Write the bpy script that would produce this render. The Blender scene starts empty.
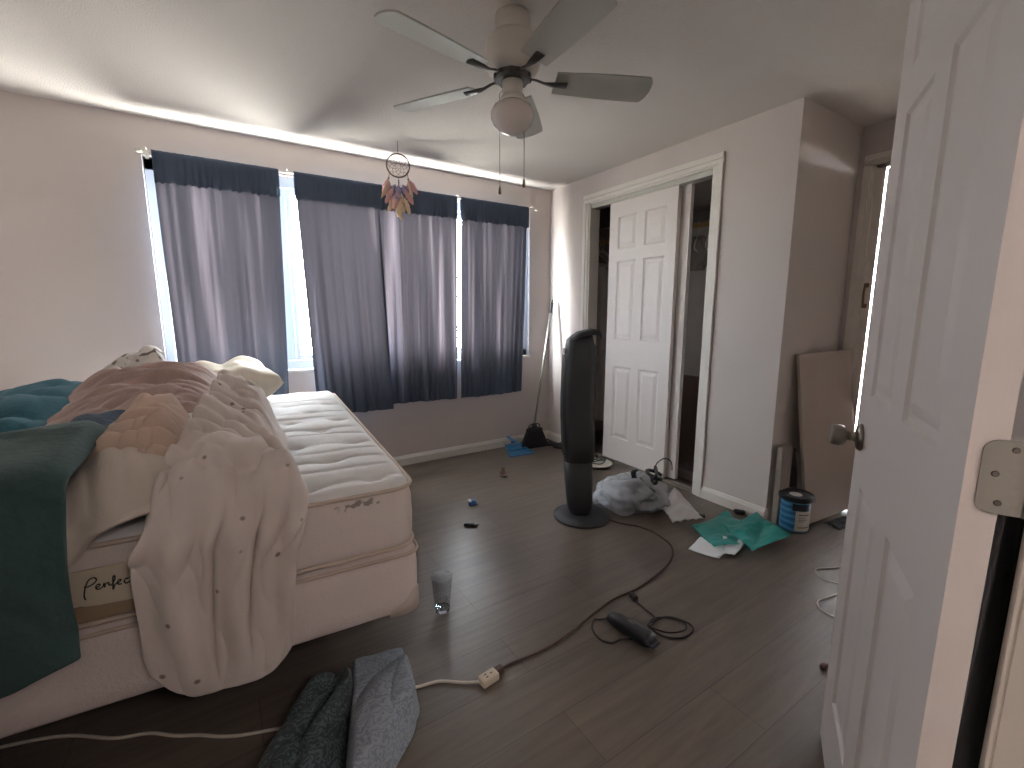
import bpy, bmesh, math, random
import numpy as np
from mathutils import Vector, Matrix

C = bpy.context.scene.collection
PI = math.pi
rnd = random.Random(7)

# ------------------------------------------------------------------ helpers
def lin(c):
    return tuple(((v / 255) / 12.92 if v / 255 <= .04045 else ((v / 255 + .055) / 1.055) ** 2.4) for v in c) + (1,)

MATS = {}
def mat(name, rgb, rough=.6, metal=0, spec=.5, bump=0, bscale=60, var=0, vscale=8, trans=0, coat=0, sheen=0, stretch=None):
    if name in MATS: return MATS[name]
    m = bpy.data.materials.new(name); m.use_nodes = True
    nt = m.node_tree; b = nt.nodes['Principled BSDF']
    b.inputs['Base Color'].default_value = lin(rgb)
    b.inputs['Roughness'].default_value = rough
    b.inputs['Metallic'].default_value = metal
    b.inputs['Specular IOR Level'].default_value = spec
    b.inputs['Transmission Weight'].default_value = trans
    b.inputs['Coat Weight'].default_value = coat
    b.inputs['Sheen Weight'].default_value = sheen
    tc = nt.nodes.new('ShaderNodeTexCoord'); mp = nt.nodes.new('ShaderNodeMapping')
    nt.links.new(tc.outputs['Object'], mp.inputs['Vector'])
    if stretch: mp.inputs['Scale'].default_value = stretch
    if var:
        n = nt.nodes.new('ShaderNodeTexNoise'); n.inputs['Scale'].default_value = vscale; n.inputs['Detail'].default_value = 4
        r = nt.nodes.new('ShaderNodeMapRange'); r.inputs['To Min'].default_value = 1 - var; r.inputs['To Max'].default_value = 1 + var
        r.inputs['From Min'].default_value = .3; r.inputs['From Max'].default_value = .7
        x = nt.nodes.new('ShaderNodeMix'); x.data_type = 'RGBA'; x.blend_type = 'MULTIPLY'; x.inputs['Factor'].default_value = 1
        x.inputs['A'].default_value = lin(rgb)
        nt.links.new(mp.outputs[0], n.inputs['Vector']); nt.links.new(n.outputs['Fac'], r.inputs['Value'])
        nt.links.new(r.outputs[0], x.inputs['B']); nt.links.new(x.outputs['Result'], b.inputs['Base Color'])
    if bump:
        n2 = nt.nodes.new('ShaderNodeTexNoise'); n2.inputs['Scale'].default_value = bscale; n2.inputs['Detail'].default_value = 5
        bp = nt.nodes.new('ShaderNodeBump'); bp.inputs['Strength'].default_value = bump; bp.inputs['Distance'].default_value = .01
        nt.links.new(mp.outputs[0], n2.inputs['Vector']); nt.links.new(n2.outputs['Fac'], bp.inputs['Height'])
        nt.links.new(bp.outputs[0], b.inputs['Normal'])
    MATS[name] = m
    return m

def link(name, me, m, parent=None, smooth=False):
    o = bpy.data.objects.new(name, me); C.objects.link(o)
    if m is not None:
        for k in (m if isinstance(m, (list, tuple)) else [m]): me.materials.append(k)
    if smooth:
        me.polygons.foreach_set('use_smooth', [True] * len(me.polygons))
    if parent is not None: o.parent = parent
    return o

def obj(name, bm, m, parent=None, smooth=False):
    me = bpy.data.meshes.new(name); bmesh.ops.recalc_face_normals(bm, faces=bm.faces[:]); bm.to_mesh(me); bm.free()
    return link(name, me, m, parent, smooth)

def tag(o, label, cat, group=None, kind=None):
    o['label'] = label; o['category'] = cat
    if group: o['group'] = group
    if kind: o['kind'] = kind
    return o

def thing(name, label, cat, loc=(0, 0, 0), rz=0, group=None, kind=None):
    o = bpy.data.objects.new(name, None); C.objects.link(o); o.empty_display_size = .1
    o.location = loc; o.rotation_euler = (0, 0, rz)
    return tag(o, label, cat, group, kind)

def struct(o, label, cat): return tag(o, label, cat, kind='structure')

def bm_new(): return bmesh.new()

def box(bm, lo, hi, bev=0, seg=2, M=None):
    r = bmesh.ops.create_cube(bm, size=1)
    vs = r['verts']; lo = Vector(lo); hi = Vector(hi); c = (lo + hi) / 2; s = hi - lo
    for v in vs: v.co = Vector((v.co.x * s.x, v.co.y * s.y, v.co.z * s.z)) + c
    if bev:
        es = list({e for v in vs for e in v.link_edges})
        rr = bmesh.ops.bevel(bm, geom=es, offset=bev, segments=seg, affect='EDGES', profile=.6)
        vs = list({v for f in rr['faces'] for v in f.verts} | {v for v in vs if v.is_valid})
    if M is not None:
        for v in vs: v.co = M @ v.co
    return bm

def catmull(pts, n=8, closed=False):
    P = [Vector(p) for p in pts]; out = []; N = len(P)
    for i in range(N if closed else N - 1):
        g = lambda k: P[k % N] if closed else P[max(0, min(N - 1, k))]
        a, b, c, d = g(i - 1), g(i), g(i + 1), g(i + 2)
        for j in range(n):
            t = j / n
            out.append(.5 * ((2 * b) + (c - a) * t + (2 * a - 5 * b + 4 * c - d) * t * t + (3 * b - a - 3 * c + d) * t ** 3))
    if not closed: out.append(P[-1])
    return out

def tube(bm, path, r, segs=8, closed=False, caps=True, flat=1.0):
    P = [Vector(p) for p in path]; n = len(P); rings = []
    up = None
    for i, p in enumerate(P):
        a = P[(i - 1) % n] if closed or i else P[0]; b = P[(i + 1) % n] if closed or i < n - 1 else P[-1]
        t = (b - a).normalized() if (b - a).length > 1e-9 else Vector((0, 0, 1))
        if up is None:
            up = Vector((0, 0, 1)) if abs(t.z) < .9 else Vector((1, 0, 0))
        s = t.cross(up)
        if s.length < 1e-5: s = t.orthogonal()
        s.normalize(); u = s.cross(t).normalized(); up = u
        rr = r[i] if isinstance(r, (list, tuple)) else r
        rings.append([bm.verts.new(p + s * math.cos(2 * PI * k / segs) * rr + u * math.sin(2 * PI * k / segs) * rr * flat) for k in range(segs)])
    for i in range(n if closed else n - 1):
        A, B = rings[i], rings[(i + 1) % n]
        for k in range(segs):
            bm.faces.new((A[k], A[(k + 1) % segs], B[(k + 1) % segs], B[k]))
    if caps and not closed:
        bm.faces.new(rings[0][::-1]); bm.faces.new(rings[-1])
    return bm

def lathe(bm, prof, segs=32, c=(0, 0, 0), sx=1, sy=1):
    c = Vector(c); rings = []
    for r, z in prof:
        if r < 1e-6: rings.append([bm.verts.new(c + Vector((0, 0, z)))])
        else: rings.append([bm.verts.new(c + Vector((r * sx * math.cos(2 * PI * k / segs), r * sy * math.sin(2 * PI * k / segs), z))) for k in range(segs)])
    for A, B in zip(rings, rings[1:]):
        for k in range(segs):
            k2 = (k + 1) % segs
            if len(A) == 1 and len(B) == 1: continue
            if len(A) == 1: bm.faces.new((A[0], B[k2], B[k]))
            elif len(B) == 1: bm.faces.new((A[k], A[k2], B[0]))
            else: bm.faces.new((A[k], A[k2], B[k2], B[k]))
    return bm

def loft(bm, rings, cap=True):
    R = [[bm.verts.new(p) for p in ring] for ring in rings]; n = len(R[0])
    for A, B in zip(R, R[1:]):
        for k in range(n): bm.faces.new((A[k], A[(k + 1) % n], B[(k + 1) % n], B[k]))
    if cap: bm.faces.new(R[0][::-1]); bm.faces.new(R[-1])
    return bm

def grid_mesh(name, X, m, parent=None, solid=0, sub=0, smooth=True):
    nu, nv = X.shape[:2]
    vs = X.reshape(-1, 3).tolist()
    idx = np.arange(nu * nv).reshape(nu, nv)
    F = np.stack([idx[:-1, :-1], idx[1:, :-1], idx[1:, 1:], idx[:-1, 1:]], -1).reshape(-1, 4).tolist()
    me = bpy.data.meshes.new(name); me.from_pydata(vs, [], F); me.update()
    uv = me.uv_layers.new(name='uv')
    U, V = np.meshgrid(np.linspace(0, 1, nu), np.linspace(0, 1, nv), indexing='ij'); UV = np.stack([U, V], -1).reshape(-1, 2)
    li = np.array([l.vertex_index for l in me.loops]); uv.data.foreach_set('uv', UV[li].ravel())
    o = link(name, me, m, parent, smooth)
    if solid:
        s = o.modifiers.new('thickness', 'SOLIDIFY'); s.thickness = solid; s.offset = 0
    if sub:
        s = o.modifiers.new('soft', 'SUBSURF'); s.levels = sub; s.render_levels = sub
    return o

def rrect(w, d, r, z, n=6, cx=0, cy=0):
    out = []
    for (sx, sy, a0) in ((1, 1, 0), (-1, 1, PI / 2), (-1, -1, PI), (1, -1, 1.5 * PI)):
        for k in range(n + 1):
            a = a0 + k * PI / 2 / n
            out.append(Vector((cx + sx * (w / 2 - r) + r * math.cos(a), cy + sy * (d / 2 - r) + r * math.sin(a), z)))
    return out

# ------------------------------------------------------------------ small cloth solver (position based)
def drape(P0, du, dv, cols, steps=90, iters=7, pin=None, seed=0, noise=.004, bend=.25, shear=.4, fric=.75, damp=.97, grav=-9.8, floor=None, dt=1 / 50):
    rg = np.random.default_rng(seed); X = P0 + rg.normal(0, noise, P0.shape); V = np.zeros_like(X)
    nu, nv = X.shape[:2]; w = np.ones((nu, nv, 1))
    if pin is not None: w[pin] = 0
    dd = math.hypot(du, dv); batches = []
    S = slice
    for p in (0, 1):
        ne = lambda n, st, k: S(p, n - k, 2)
        batches.append(((S(p, nu - 1, 2), S(None)), (S(p + 1, nu, 2), S(None)), du, 1, 0))
        batches.append(((S(None), S(p, nv - 1, 2)), (S(None), S(p + 1, nv, 2)), dv, 1, 0))
    for p in (0, 1):
        batches.append(((S(p, nu - 1, 2), S(0, nv - 1)), (S(p + 1, nu, 2), S(1, nv)), dd, shear, 0))
        batches.append(((S(p, nu - 1, 2), S(1, nv)), (S(p + 1, nu, 2), S(0, nv - 1)), dd, shear, 0))
    if bend:
        for p in range(4):
            for q in (0, 1):
                pass
        for p in (0, 1, 2, 3):
            batches.append(((S(p, nu - 2, 4), S(None)), (S(p + 2, nu, 4), S(None)), 2 * du, bend, 1))
            batches.append(((S(None), S(p, nv - 2, 4)), (S(None), S(p + 2, nv, 4)), 2 * dv, bend, 1))
    for st in range(steps):
        V[..., 2] += grav * dt; V *= damp
        P = X + V * dt * (w > 0)
        for it in range(iters):
            for a, b, L0, k, kind in batches:
                A = P[a]; B = P[b]
                n = (min(A.shape[0], B.shape[0]), min(A.shape[1], B.shape[1]))
                A = A[:n[0], :n[1]]; B = B[:n[0], :n[1]]
                d = B - A; L = np.sqrt((d * d).sum(-1, keepdims=True)) + 1e-9
                wa = w[a][:n[0], :n[1]]; wb = w[b][:n[0], :n[1]]; ws = wa + wb + 1e-9
                e = (L - L0)
                if kind: e = np.minimum(e, 0)
                c = k * e / L * d / ws
                A += c * wa; B -= c * wb
        hit = np.zeros((nu, nv, 1), bool)
        for col in cols: hit |= col(P)
        if floor is not None:
            h = P[..., 2:3] < floor; P[..., 2:3] = np.where(h, floor, P[..., 2:3]); hit |= h
        P = np.where(hit & (w > 0), X + (P - X) * np.array([1 - fric, 1 - fric, 1.0]), P)
        for col in cols: col(P)
        V = np.clip((P - X) / dt, -3, 3); X = P
    return X

def c_box(lo, hi, m=.012):
    lo = np.array(lo) - m; hi = np.array(hi) + m
    def f(P):
        ins = ((P > lo) & (P < hi)).all(-1)
        if not ins.any(): return ins[..., None]
        Q = P[ins]; d = np.concatenate([Q - lo, hi - Q], 1); d[:, 2] = 9  # never out through the bottom
        k = d.argmin(1); r = np.arange(len(Q))
        ax = k % 3; Q[r, ax] = np.where(k < 3, lo[ax], hi[ax]); P[ins] = Q
        return ins[..., None]
    return f

def c_ell(c, rad, m=.008):
    c = np.array(c); rad = np.array(rad) + m
    def f(P):
        q = (P - c) / rad; l = np.sqrt((q * q).sum(-1)); ins = l < 1
        if ins.any(): P[ins] = c + (P[ins] - c) / np.maximum(l[ins], .05)[:, None]
        return ins[..., None]
    return f

# ------------------------------------------------------------------ measures of the room (metres)
H = 2.25; XR = 2.542; YB = 3.327; YC = 1.262; XA = 3.225; XL = -1.12; YD = .085; YD0 = -.03
CY0, CY1, CZ = 1.733, 2.820, 2.050        # closet opening
WX0, WX1, WZ0, WZ1 = -.295, 2.315, .81, 2.05  # window opening

# ------------------------------------------------------------------ materials of the shell
m_wall = mat('wall_paint', (206, 196, 191), .85, bump=.12, bscale=220, var=.02, vscale=2)
m_ceil = mat('ceiling_paint', (214, 207, 201), .9, bump=.5, bscale=160)
m_trim = mat('white_trim', (226, 220, 212), .5, bump=.05, bscale=40)
m_door = mat('white_door_paint', (224, 216, 212), .5, bump=.06, bscale=30, stretch=(12, 12, 1))
m_vinyl = mat('white_vinyl', (232, 234, 236), .4)
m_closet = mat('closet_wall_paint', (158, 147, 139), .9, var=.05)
m_dark = mat('black_plastic', (26, 26, 29), .45)
m_chrome = mat('brushed_nickel', (146, 140, 132), .36, metal=1, bump=.05, bscale=200)
m_white = mat('white_plastic', (226, 222, 214), .45)

def floor_mat():
    m = bpy.data.materials.new('vinyl_planks'); m.use_nodes = True; nt = m.node_tree; N = nt.nodes.new; L = nt.links.new
    b = nt.nodes['Principled BSDF']; tc = N('ShaderNodeTexCoord')
    br = N('ShaderNodeTexBrick'); br.offset = .37; br.offset_frequency = 2
    br.inputs['Color1'].default_value = lin((102, 91, 82)); br.inputs['Color2'].default_value = lin((94, 84, 76)); br.inputs['Mortar'].default_value = lin((76, 68, 62))
    br.inputs['Scale'].default_value = 1; br.inputs['Brick Width'].default_value = 1.22; br.inputs['Row Height'].default_value = .182
    br.inputs['Mortar Size'].default_value = .0018; br.inputs['Mortar Smooth'].default_value = .3; br.inputs['Bias'].default_value = 0
    L(tc.outputs['Object'], br.inputs['Vector'])
    mp = N('ShaderNodeMapping'); mp.inputs['Scale'].default_value = (1.2, 14, 1); L(tc.outputs['Object'], mp.inputs['Vector'])
    n = N('ShaderNodeTexNoise'); n.inputs['Scale'].default_value = 2.2; n.inputs['Detail'].default_value = 8; n.inputs['Roughness'].default_value = .65; n.inputs['Distortion'].default_value = .6
    L(mp.outputs[0], n.inputs['Vector'])
    r = N('ShaderNodeMapRange'); r.inputs['From Min'].default_value = .3; r.inputs['From Max'].default_value = .7; r.inputs['To Min'].default_value = .78; r.inputs['To Max'].default_value = 1.22
    L(n.outputs['Fac'], r.inputs['Value'])
    x = N('ShaderNodeMix'); x.data_type = 'RGBA'; x.blend_type = 'MULTIPLY'; x.inputs['Factor'].default_value = 1
    L(br.outputs['Color'], x.inputs['A']); L(r.outputs[0], x.inputs['B']); L(x.outputs['Result'], b.inputs['Base Color'])
    n3 = N('ShaderNodeTexNoise'); n3.inputs['Scale'].default_value = 2.2; n3.inputs['Detail'].default_value = 2; L(tc.outputs['Object'], n3.inputs['Vector'])
    r3 = N('ShaderNodeMapRange'); r3.inputs['From Min'].default_value = .2; r3.inputs['From Max'].default_value = .8; r3.inputs['To Min'].default_value = .29; r3.inputs['To Max'].default_value = .40
    L(n3.outputs['Fac'], r3.inputs['Value']); L(r3.outputs[0], b.inputs['Roughness'])
    bp = N('ShaderNodeBump'); bp.inputs['Strength'].default_value = .25; bp.inputs['Distance'].default_value = .004
    ad = N('ShaderNodeMath'); ad.operation = 'MULTIPLY_ADD'; ad.inputs[1].default_value = -1.5; L(br.outputs['Fac'], ad.inputs[0]); L(n.outputs['Fac'], ad.inputs[2])
    L(ad.outputs[0], bp.inputs['Height']); L(bp.outputs[0], b.inputs['Normal'])
    b.inputs['Specular IOR Level'].default_value = .45
    return m
m_floor = floor_mat()

def glass_mat(name, tint=(250, 252, 252), refl=.06):
    m = bpy.data.materials.new(name); m.use_nodes = True; nt = m.node_tree; nt.nodes.clear(); N = nt.nodes.new
    o = N('ShaderNodeOutputMaterial'); t = N('ShaderNodeBsdfTransparent'); t.inputs[0].default_value = lin(tint)
    g = N('ShaderNodeBsdfGlossy'); g.inputs['Roughness'].default_value = .02; mx = N('ShaderNodeMixShader'); mx.inputs[0].default_value = refl
    nt.links.new(t.outputs[0], mx.inputs[1]); nt.links.new(g.outputs[0], mx.inputs[2]); nt.links.new(mx.outputs[0], o.inputs[0])
    return m
m_pane = glass_mat('window_glass')

# ------------------------------------------------------------------ shell
def wall(name, lo, hi, label, m=m_wall):
    bm = bm_new(); box(bm, lo, hi); o = obj(name, bm, m); struct(o, label, 'wall'); return o

bm = bm_new(); box(bm, (-1.6, -1.9, -.06), (3.6, 3.5, 0)); struct(obj('floor', bm, m_floor), 'dark grey brown wood plank floor', 'floor')
bm = bm_new(); box(bm, (-1.6, -1.9, H), (3.6, 3.5, H + .06)); struct(obj('ceiling', bm, m_ceil), 'flat white painted ceiling', 'ceiling')

# window wall with its opening (four pieces of one wall mesh)
bm = bm_new()
def pier(bm, x0, x1, z0, z1, y0, y1): box(bm, (x0, y0, z0), (x1, y1, z1))
pier(bm, XL - .1, WX0, 0, H, YB, YB + .13); pier(bm, WX1, 3.4, 0, H, YB, YB + .13)
pier(bm, WX0, WX1, 0, WZ0, YB, YB + .13); pier(bm, WX0, WX1, WZ1, H, YB, YB + .13)
bmesh.ops.remove_doubles(bm, verts=bm.verts, dist=1e-4)
struct(obj('wall_back', bm, m_wall), 'beige wall around the wide curtained window', 'wall')
wall('wall_left', (XL - .1, YD0, 0), (XL, YB, H), 'beige wall beside the bed on the left')
# closet wall with its opening
bm = bm_new()
box(bm, (XR, YC, 0), (XR + .1, CY0, H)); box(bm, (XR, CY1, 0), (XR + .1, YB, H)); box(bm, (XR, CY0, CZ), (XR + .1, CY1, H))
bmesh.ops.remove_doubles(bm, verts=bm.verts, dist=1e-4)
struct(obj('wall_right', bm, m_wall), 'beige wall holding the sliding door closet', 'wall')
wall('wall_return', (XR + .1, YC, 0), (XA, YC + .09, H), 'beige return wall of the alcove behind the leaning board')
# alcove side wall with doorway
AY1, AY0, AZ = 1.20, .38, 2.02
bm = bm_new(); box(bm, (XA, AY1, 0), (XA + .1, YC + .09, H)); box(bm, (XA, YD, 0), (XA + .1, AY0, H)); box(bm, (XA, AY0, AZ), (XA + .1, AY1, H))
struct(obj('wall_alcove', bm, m_wall), 'beige alcove wall around the narrow far doorway', 'wall')
# doorway wall at the camera
DX0, DX1, DZ = -.036, .808, 2.06
bm = bm_new(); box(bm, (XL - .1, YD0, 0), (DX0 - .02, YD, H)); box(bm, (DX1 + .02, YD0, 0), (XA + .1, YD, H)); box(bm, (DX0 - .02, YD0, DZ), (DX1 + .02, YD, H))
struct(obj('wall_front', bm, m_wall), 'beige wall around the open doorway', 'wall')
# closet shell
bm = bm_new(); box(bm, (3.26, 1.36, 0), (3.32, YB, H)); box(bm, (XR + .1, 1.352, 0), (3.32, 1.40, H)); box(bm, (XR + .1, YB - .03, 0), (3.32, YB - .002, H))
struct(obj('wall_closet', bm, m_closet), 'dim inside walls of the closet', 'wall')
# hall behind the camera
bm = bm_new(); box(bm, (-1.6, -1.6, 0), (-1.5, YD0, H)); box(bm, (2.2, -1.6, 0), (2.3, YD0, H)); box(bm, (-1.6, -1.7, 0), (2.3, -1.6, H))
struct(obj('wall_hall', bm, m_wall), 'beige walls of the hall outside the doorway', 'wall')

def baseboard(name, p0, p1, nrm, label):
    p0 = Vector((*p0, 0)); p1 = Vector((*p1, 0)); n = Vector((*nrm, 0)); bm = bm_new()
    prof = [(0, 0), (.014, 0), (.014, .055), (.009, .066), (.006, .076), (0, .078)]
    R = [[p + n * a + Vector((0, 0, z)) for a, z in prof] for p in (p0, p1)]
    loft(bm, R); struct(obj(name, bm, m_trim), label, 'baseboard')
baseboard('baseboard_back', (XL, YB), (XR, YB), (0, -1), 'white baseboard under the window')
baseboard('baseboard_right', (XR, CY0 - .06), (XR, YC - .0), (-1, 0), 'white baseboard between closet and wall corner')
baseboard('baseboard_corner', (XR, YB), (XR, CY1 + .06), (-1, 0), 'white baseboard between closet and far corner')
baseboard('baseboard_left', (XL, YD), (XL, YB), (1, 0), 'white baseboard on the left wall')
baseboard('baseboard_return', (XR, YC), (XA, YC), (0, -1), 'white baseboard behind the leaning board')
baseboard('baseboard_closet', (3.26, YB - .03), (3.26, 1.40), (-1, 0), 'pale baseboard inside the closet')

def casing(name, plane, axis, a0, a1, z1, w, t, label, sides=(1, 1)):
    # flat stepped casing round an opening; plane = room face coordinate; axis 'y' -> wall normal -x ; 'x' -> wall normal +y
    bm = bm_new()
    def B(u0, u1, z0, zz, tt):
        if axis == 'y': box(bm, (plane - tt, u0, z0), (plane, u1, zz), .003, 1)
        else: box(bm, (u0, plane, z0), (u1, plane + tt, zz), .003, 1)
    if sides[0]: B(a0 - w, a0 - w * .45, 0, z1 + w * .0, t); B(a0 - w * .45, a0, 0, z1, t * .65)
    if sides[1]: B(a1 + w * .45, a1 + w, 0, z1 + w * .0, t); B(a1, a1 + w * .45, 0, z1, t * .65)
    B(a0 - w, a1 + w, z1 + w * .45, z1 + w, t); B(a0 - w, a1 + w, z1, z1 + w * .45, t * .65)
    struct(obj(name, bm, m_trim), label, 'trim')
casing('trim_1', XR, 'y', CY0, CY1, CZ, .062, .016, 'white casing around the closet opening')
casing('trim_2', XA, 'y', AY0, 1.168, AZ, .06, .016, 'white casing of the far alcove doorway')
casing('trim_3', YD, 'x', DX0, DX1, DZ, .055, .014, 'white casing of the near doorway')
# jambs
bm = bm_new(); box(bm, (XR, CY0 - .001, 0), (XR + .1, CY0 + .012, CZ)); box(bm, (XR, CY1 - .012, 0), (XR + .1, CY1 + .001, CZ)); box(bm, (XR, CY0, CZ - .012), (XR + .1, CY1, CZ))
struct(obj('trim_4', bm, m_trim), 'white lining boards inside the closet opening', 'trim')
bm = bm_new(); box(bm, (DX0 - .02, YD0, 0), (DX0, YD, DZ)); box(bm, (DX1, YD0, 0), (DX1 + .02, YD, DZ)); box(bm, (DX0 - .02, YD0, DZ), (DX1 + .02, YD, DZ + .02))
struct(obj('trim_5', bm, m_trim), 'white jamb boards of the near doorway', 'trim')
bm = bm_new(); box(bm, (XA, 1.1245, 0), (XA + .010, AY1 + .001, AZ)); box(bm, (XA + .010, AY1 - .012, 0), (XA + .1, AY1 + .001, AZ)); box(bm, (XA, AY0, 0), (XA + .1, AY0 + .02, AZ)); box(bm, (XA, AY0, AZ - .02), (XA + .1, AY1, AZ))
o = struct(obj('trim_6', bm, m_trim), 'white jamb boards of the far alcove doorway', 'trim')
bm = bm_new(); tube(bm, catmull([(XA - .002, 1.150, 1.345), (XA - .022, 1.150, 1.34), (XA - .03, 1.150, 1.29), (XA - .022, 1.150, 1.235), (XA - .002, 1.150, 1.23)], 5), .006, 8)
box(bm, (XA - .004, 1.138, 1.335), (XA, 1.163, 1.36), .001); box(bm, (XA - .004, 1.138, 1.215), (XA, 1.163, 1.24), .001)
obj('latch_handle', bm, mat('dull_brass', (120, 100, 78), .4, metal=1), o)
# sliding-door track
bm = bm_new(); box(bm, (XR + .012, CY0 + .012, CZ - .045), (XR + .09, CY1 - .012, CZ - .012)); 
struct(obj('trim_7', bm, mat('track_metal', (190, 188, 182), .35, metal=.8)), 'metal head track of the closet sliding doors', 'trim')
bm = bm_new(); box(bm, (XR + .012, CY0 + .012, 0), (XR + .09, CY1 - .012, .006)); box(bm, (XR + .05, CY0 + .012, .006), (XR + .054, CY1 - .012, .012))
struct(obj('trim_8', bm, mat('floor_track', (150, 142, 134), .4, metal=.5)), 'thin floor track of the closet doors', 'trim')

# ------------------------------------------------------------------ six panel doors
def six_panel(W, Ht, T, sash=.105):
    """slab: x 0..W, y 0..T, z 0..Ht, moulded panels on both faces"""
    bm = bm_new(); s = sash; mid = W / 2
    xs = [0, s, mid - s * .42, mid + s * .42, W - s, W]
    k = Ht / 2.03
    zs = [0, .185 * k, .77 * k, .985 * k, 1.585 * k, 1.675 * k, 1.915 * k, Ht]
    for y, sg in ((0, 1), (T, -1)):
        for i in range(5):
            for j in range(7):
                x0, x1, z0, z1 = xs[i], xs[i + 1], zs[j], zs[j + 1]
                q = lambda a, dpt: [bm.verts.new((x0 + a, y + sg * dpt, z0 + a)), bm.verts.new((x1 - a, y + sg * dpt, z0 + a)), bm.verts.new((x1 - a, y + sg * dpt, z1 - a)), bm.verts.new((x0 + a, y + sg * dpt, z1 - a))]
                if i in (1, 3) and j in (1, 3, 5):
                    rings = [q(0, 0), q(.006, .006), q(.012, .0075), q(.02, .0075), q(.042, .0015)]
                    for A, B in zip(rings, rings[1:]):
                        for t in range(4): bm.faces.new((A[t], A[(t + 1) % 4], B[(t + 1) % 4], B[t]))
                    bm.faces.new(rings[-1])
                else: bm.faces.new(q(0, 0))
    bmesh.ops.remove_doubles(bm, verts=bm.verts, dist=1e-5)
    for a, b in (((0, 0, 0), (0, 1, 0)), ):
        pass
    V = lambda x, y, z: bm.verts.new((x, y, z))
    for x in (0, W):
        bm.faces.new([V(x, 0, 0), V(x, T, 0), V(x, T, Ht), V(x, 0, Ht)])
    for z in (0, Ht):
        bm.faces.new([V(0, 0, z), V(W, 0, z), V(W, T, z), V(0, T, z)])
    return bm

# near door: hinged on the right jamb, swung open about 150 degrees
th = math.radians(27.9); hinge = Vector((.7522, .1074, 0)); dw = .675; DT = .038
d1 = thing('door_1', 'open white six panel door in the right foreground', 'door', (hinge.x, hinge.y, .012), th, kind='structure')
slab = obj('slab', six_panel(dw, 2.03, .034), m_door, d1)
slab.location = (0, .004, 0)
# after the swing the face seen is local +y ; edge strip at x=0 is the hinge edge
kx, kz = dw - .058, .877
bm = bm_new()
for s, y in ((1, DT), (-1, .004)):
    R = Matrix.Translation((kx, y, kz)) @ Matrix.Rotation(-s * PI / 2, 4, 'X')
    b2 = bm_new(); lathe(b2, [(0, 0), (.032, 0), (.033, .004), (.028, .010), (.014, .012), (.011, .017), (.011, .028), (.018, .031), (.0245, .035), (.026, .044), (.0248, .056), (.0225, .061), (.0145, .0615), (0, .0625)], 32)
    for v in b2.verts: v.co = R @ v.co
    me = bpy.data.meshes.new('t'); b2.to_mesh(me); b2.free(); bm.from_mesh(me); bpy.data.meshes.remove(me)
obj('door_knob', bm, m_chrome, d1, True)
def hinge_leaf(z):
    h = bpy.data.objects.new('hinge', None); C.objects.link(h); h.parent = d1; h.location = (0, 0, z)
    bm = bm_new(); hh, r = .089, .014; y_in, y_out = DT - .0125, -.016; out = []
    for k in range(7):
        a = PI / 2 * k / 6; out.append((y_in - r + r * math.cos(a), hh / 2 - r + r * math.sin(a)))
    out.append((y_out, hh / 2)); out.append((y_out, -hh / 2))
    for k in range(7):
        a = -PI / 2 + PI / 2 * k / 6; out.append((y_in - r + r * math.cos(a), -hh / 2 + r + r * math.sin(a)))
    loft(bm, [[Vector((-.0022, y, zz)) for y, zz in out], [Vector((-.0002, y, zz)) for y, zz in out]])
    m_hg = mat('dull_hinge_steel', (122, 118, 110), .5, metal=.5, bump=.08, bscale=120)
    obj('leaf', bm, m_hg, h)
    bm = bm_new(); tube(bm, [(-.003, y_out - .004, -hh / 2), (-.003, y_out - .004, hh / 2)], .0055, 12); obj('knuckle', bm, m_hg, h, True)
    for y, zz in ((y_in - .027, .034), (y_in - .013, 0.004), (y_in - .019, -.031)):
        b = bm_new(); lathe(b, [(0, 0), (.0036, 0), (.0036, .0007), (.0026, .0012), (.0012, .0004), (0, .0004)], 12)
        for v in b.verts: v.co = Vector((-.0022 - v.co.z, y + v.co.x, zz + v.co.y))
        obj('screw', b, mat('dark_screw', (84, 78, 72), .4, metal=1), h, True)
hinge_leaf(.985); hinge_leaf(.2); hinge_leaf(1.82)
# thin cover of chipped paint edge: none

# closet sliding doors (local x runs along -y)
for name, x, y_start, lab in (('door_2', XR + .024, 2.612, 'white six panel closet sliding door, the front leaf'), ('door_3', XR + .067, 2.548, 'white closet sliding door mostly hidden behind the front leaf')):
    d = thing(name, lab, 'door', (x, y_start, .022), -PI / 2, kind='structure')
    s = obj('slab', six_panel(.612, 1.985, .032, .088), m_door, d)
    b = bm_new(); lathe(b, [(0, .001), (.02, .001), (.024, .003), (.026, 0), (.024, -.001), (0, -.001)], 20)
    for v in b.verts: v.co = Vector((.045 + v.co.x, -.0005 - v.co.z * .8, .9 + v.co.y))
    if name == 'door_3': obj('finger_pull', b, m_chrome, d, True)
    else: b.free()
# far alcove door, ajar by a finger
d = thing('door_4', 'white far door standing ajar with a bright slit of daylight', 'door', (XA + .013, 1.119, .012), -PI / 2, kind='structure')
obj('slab', six_panel(.69, 1.98, .035, .1), m_door, d)

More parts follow.
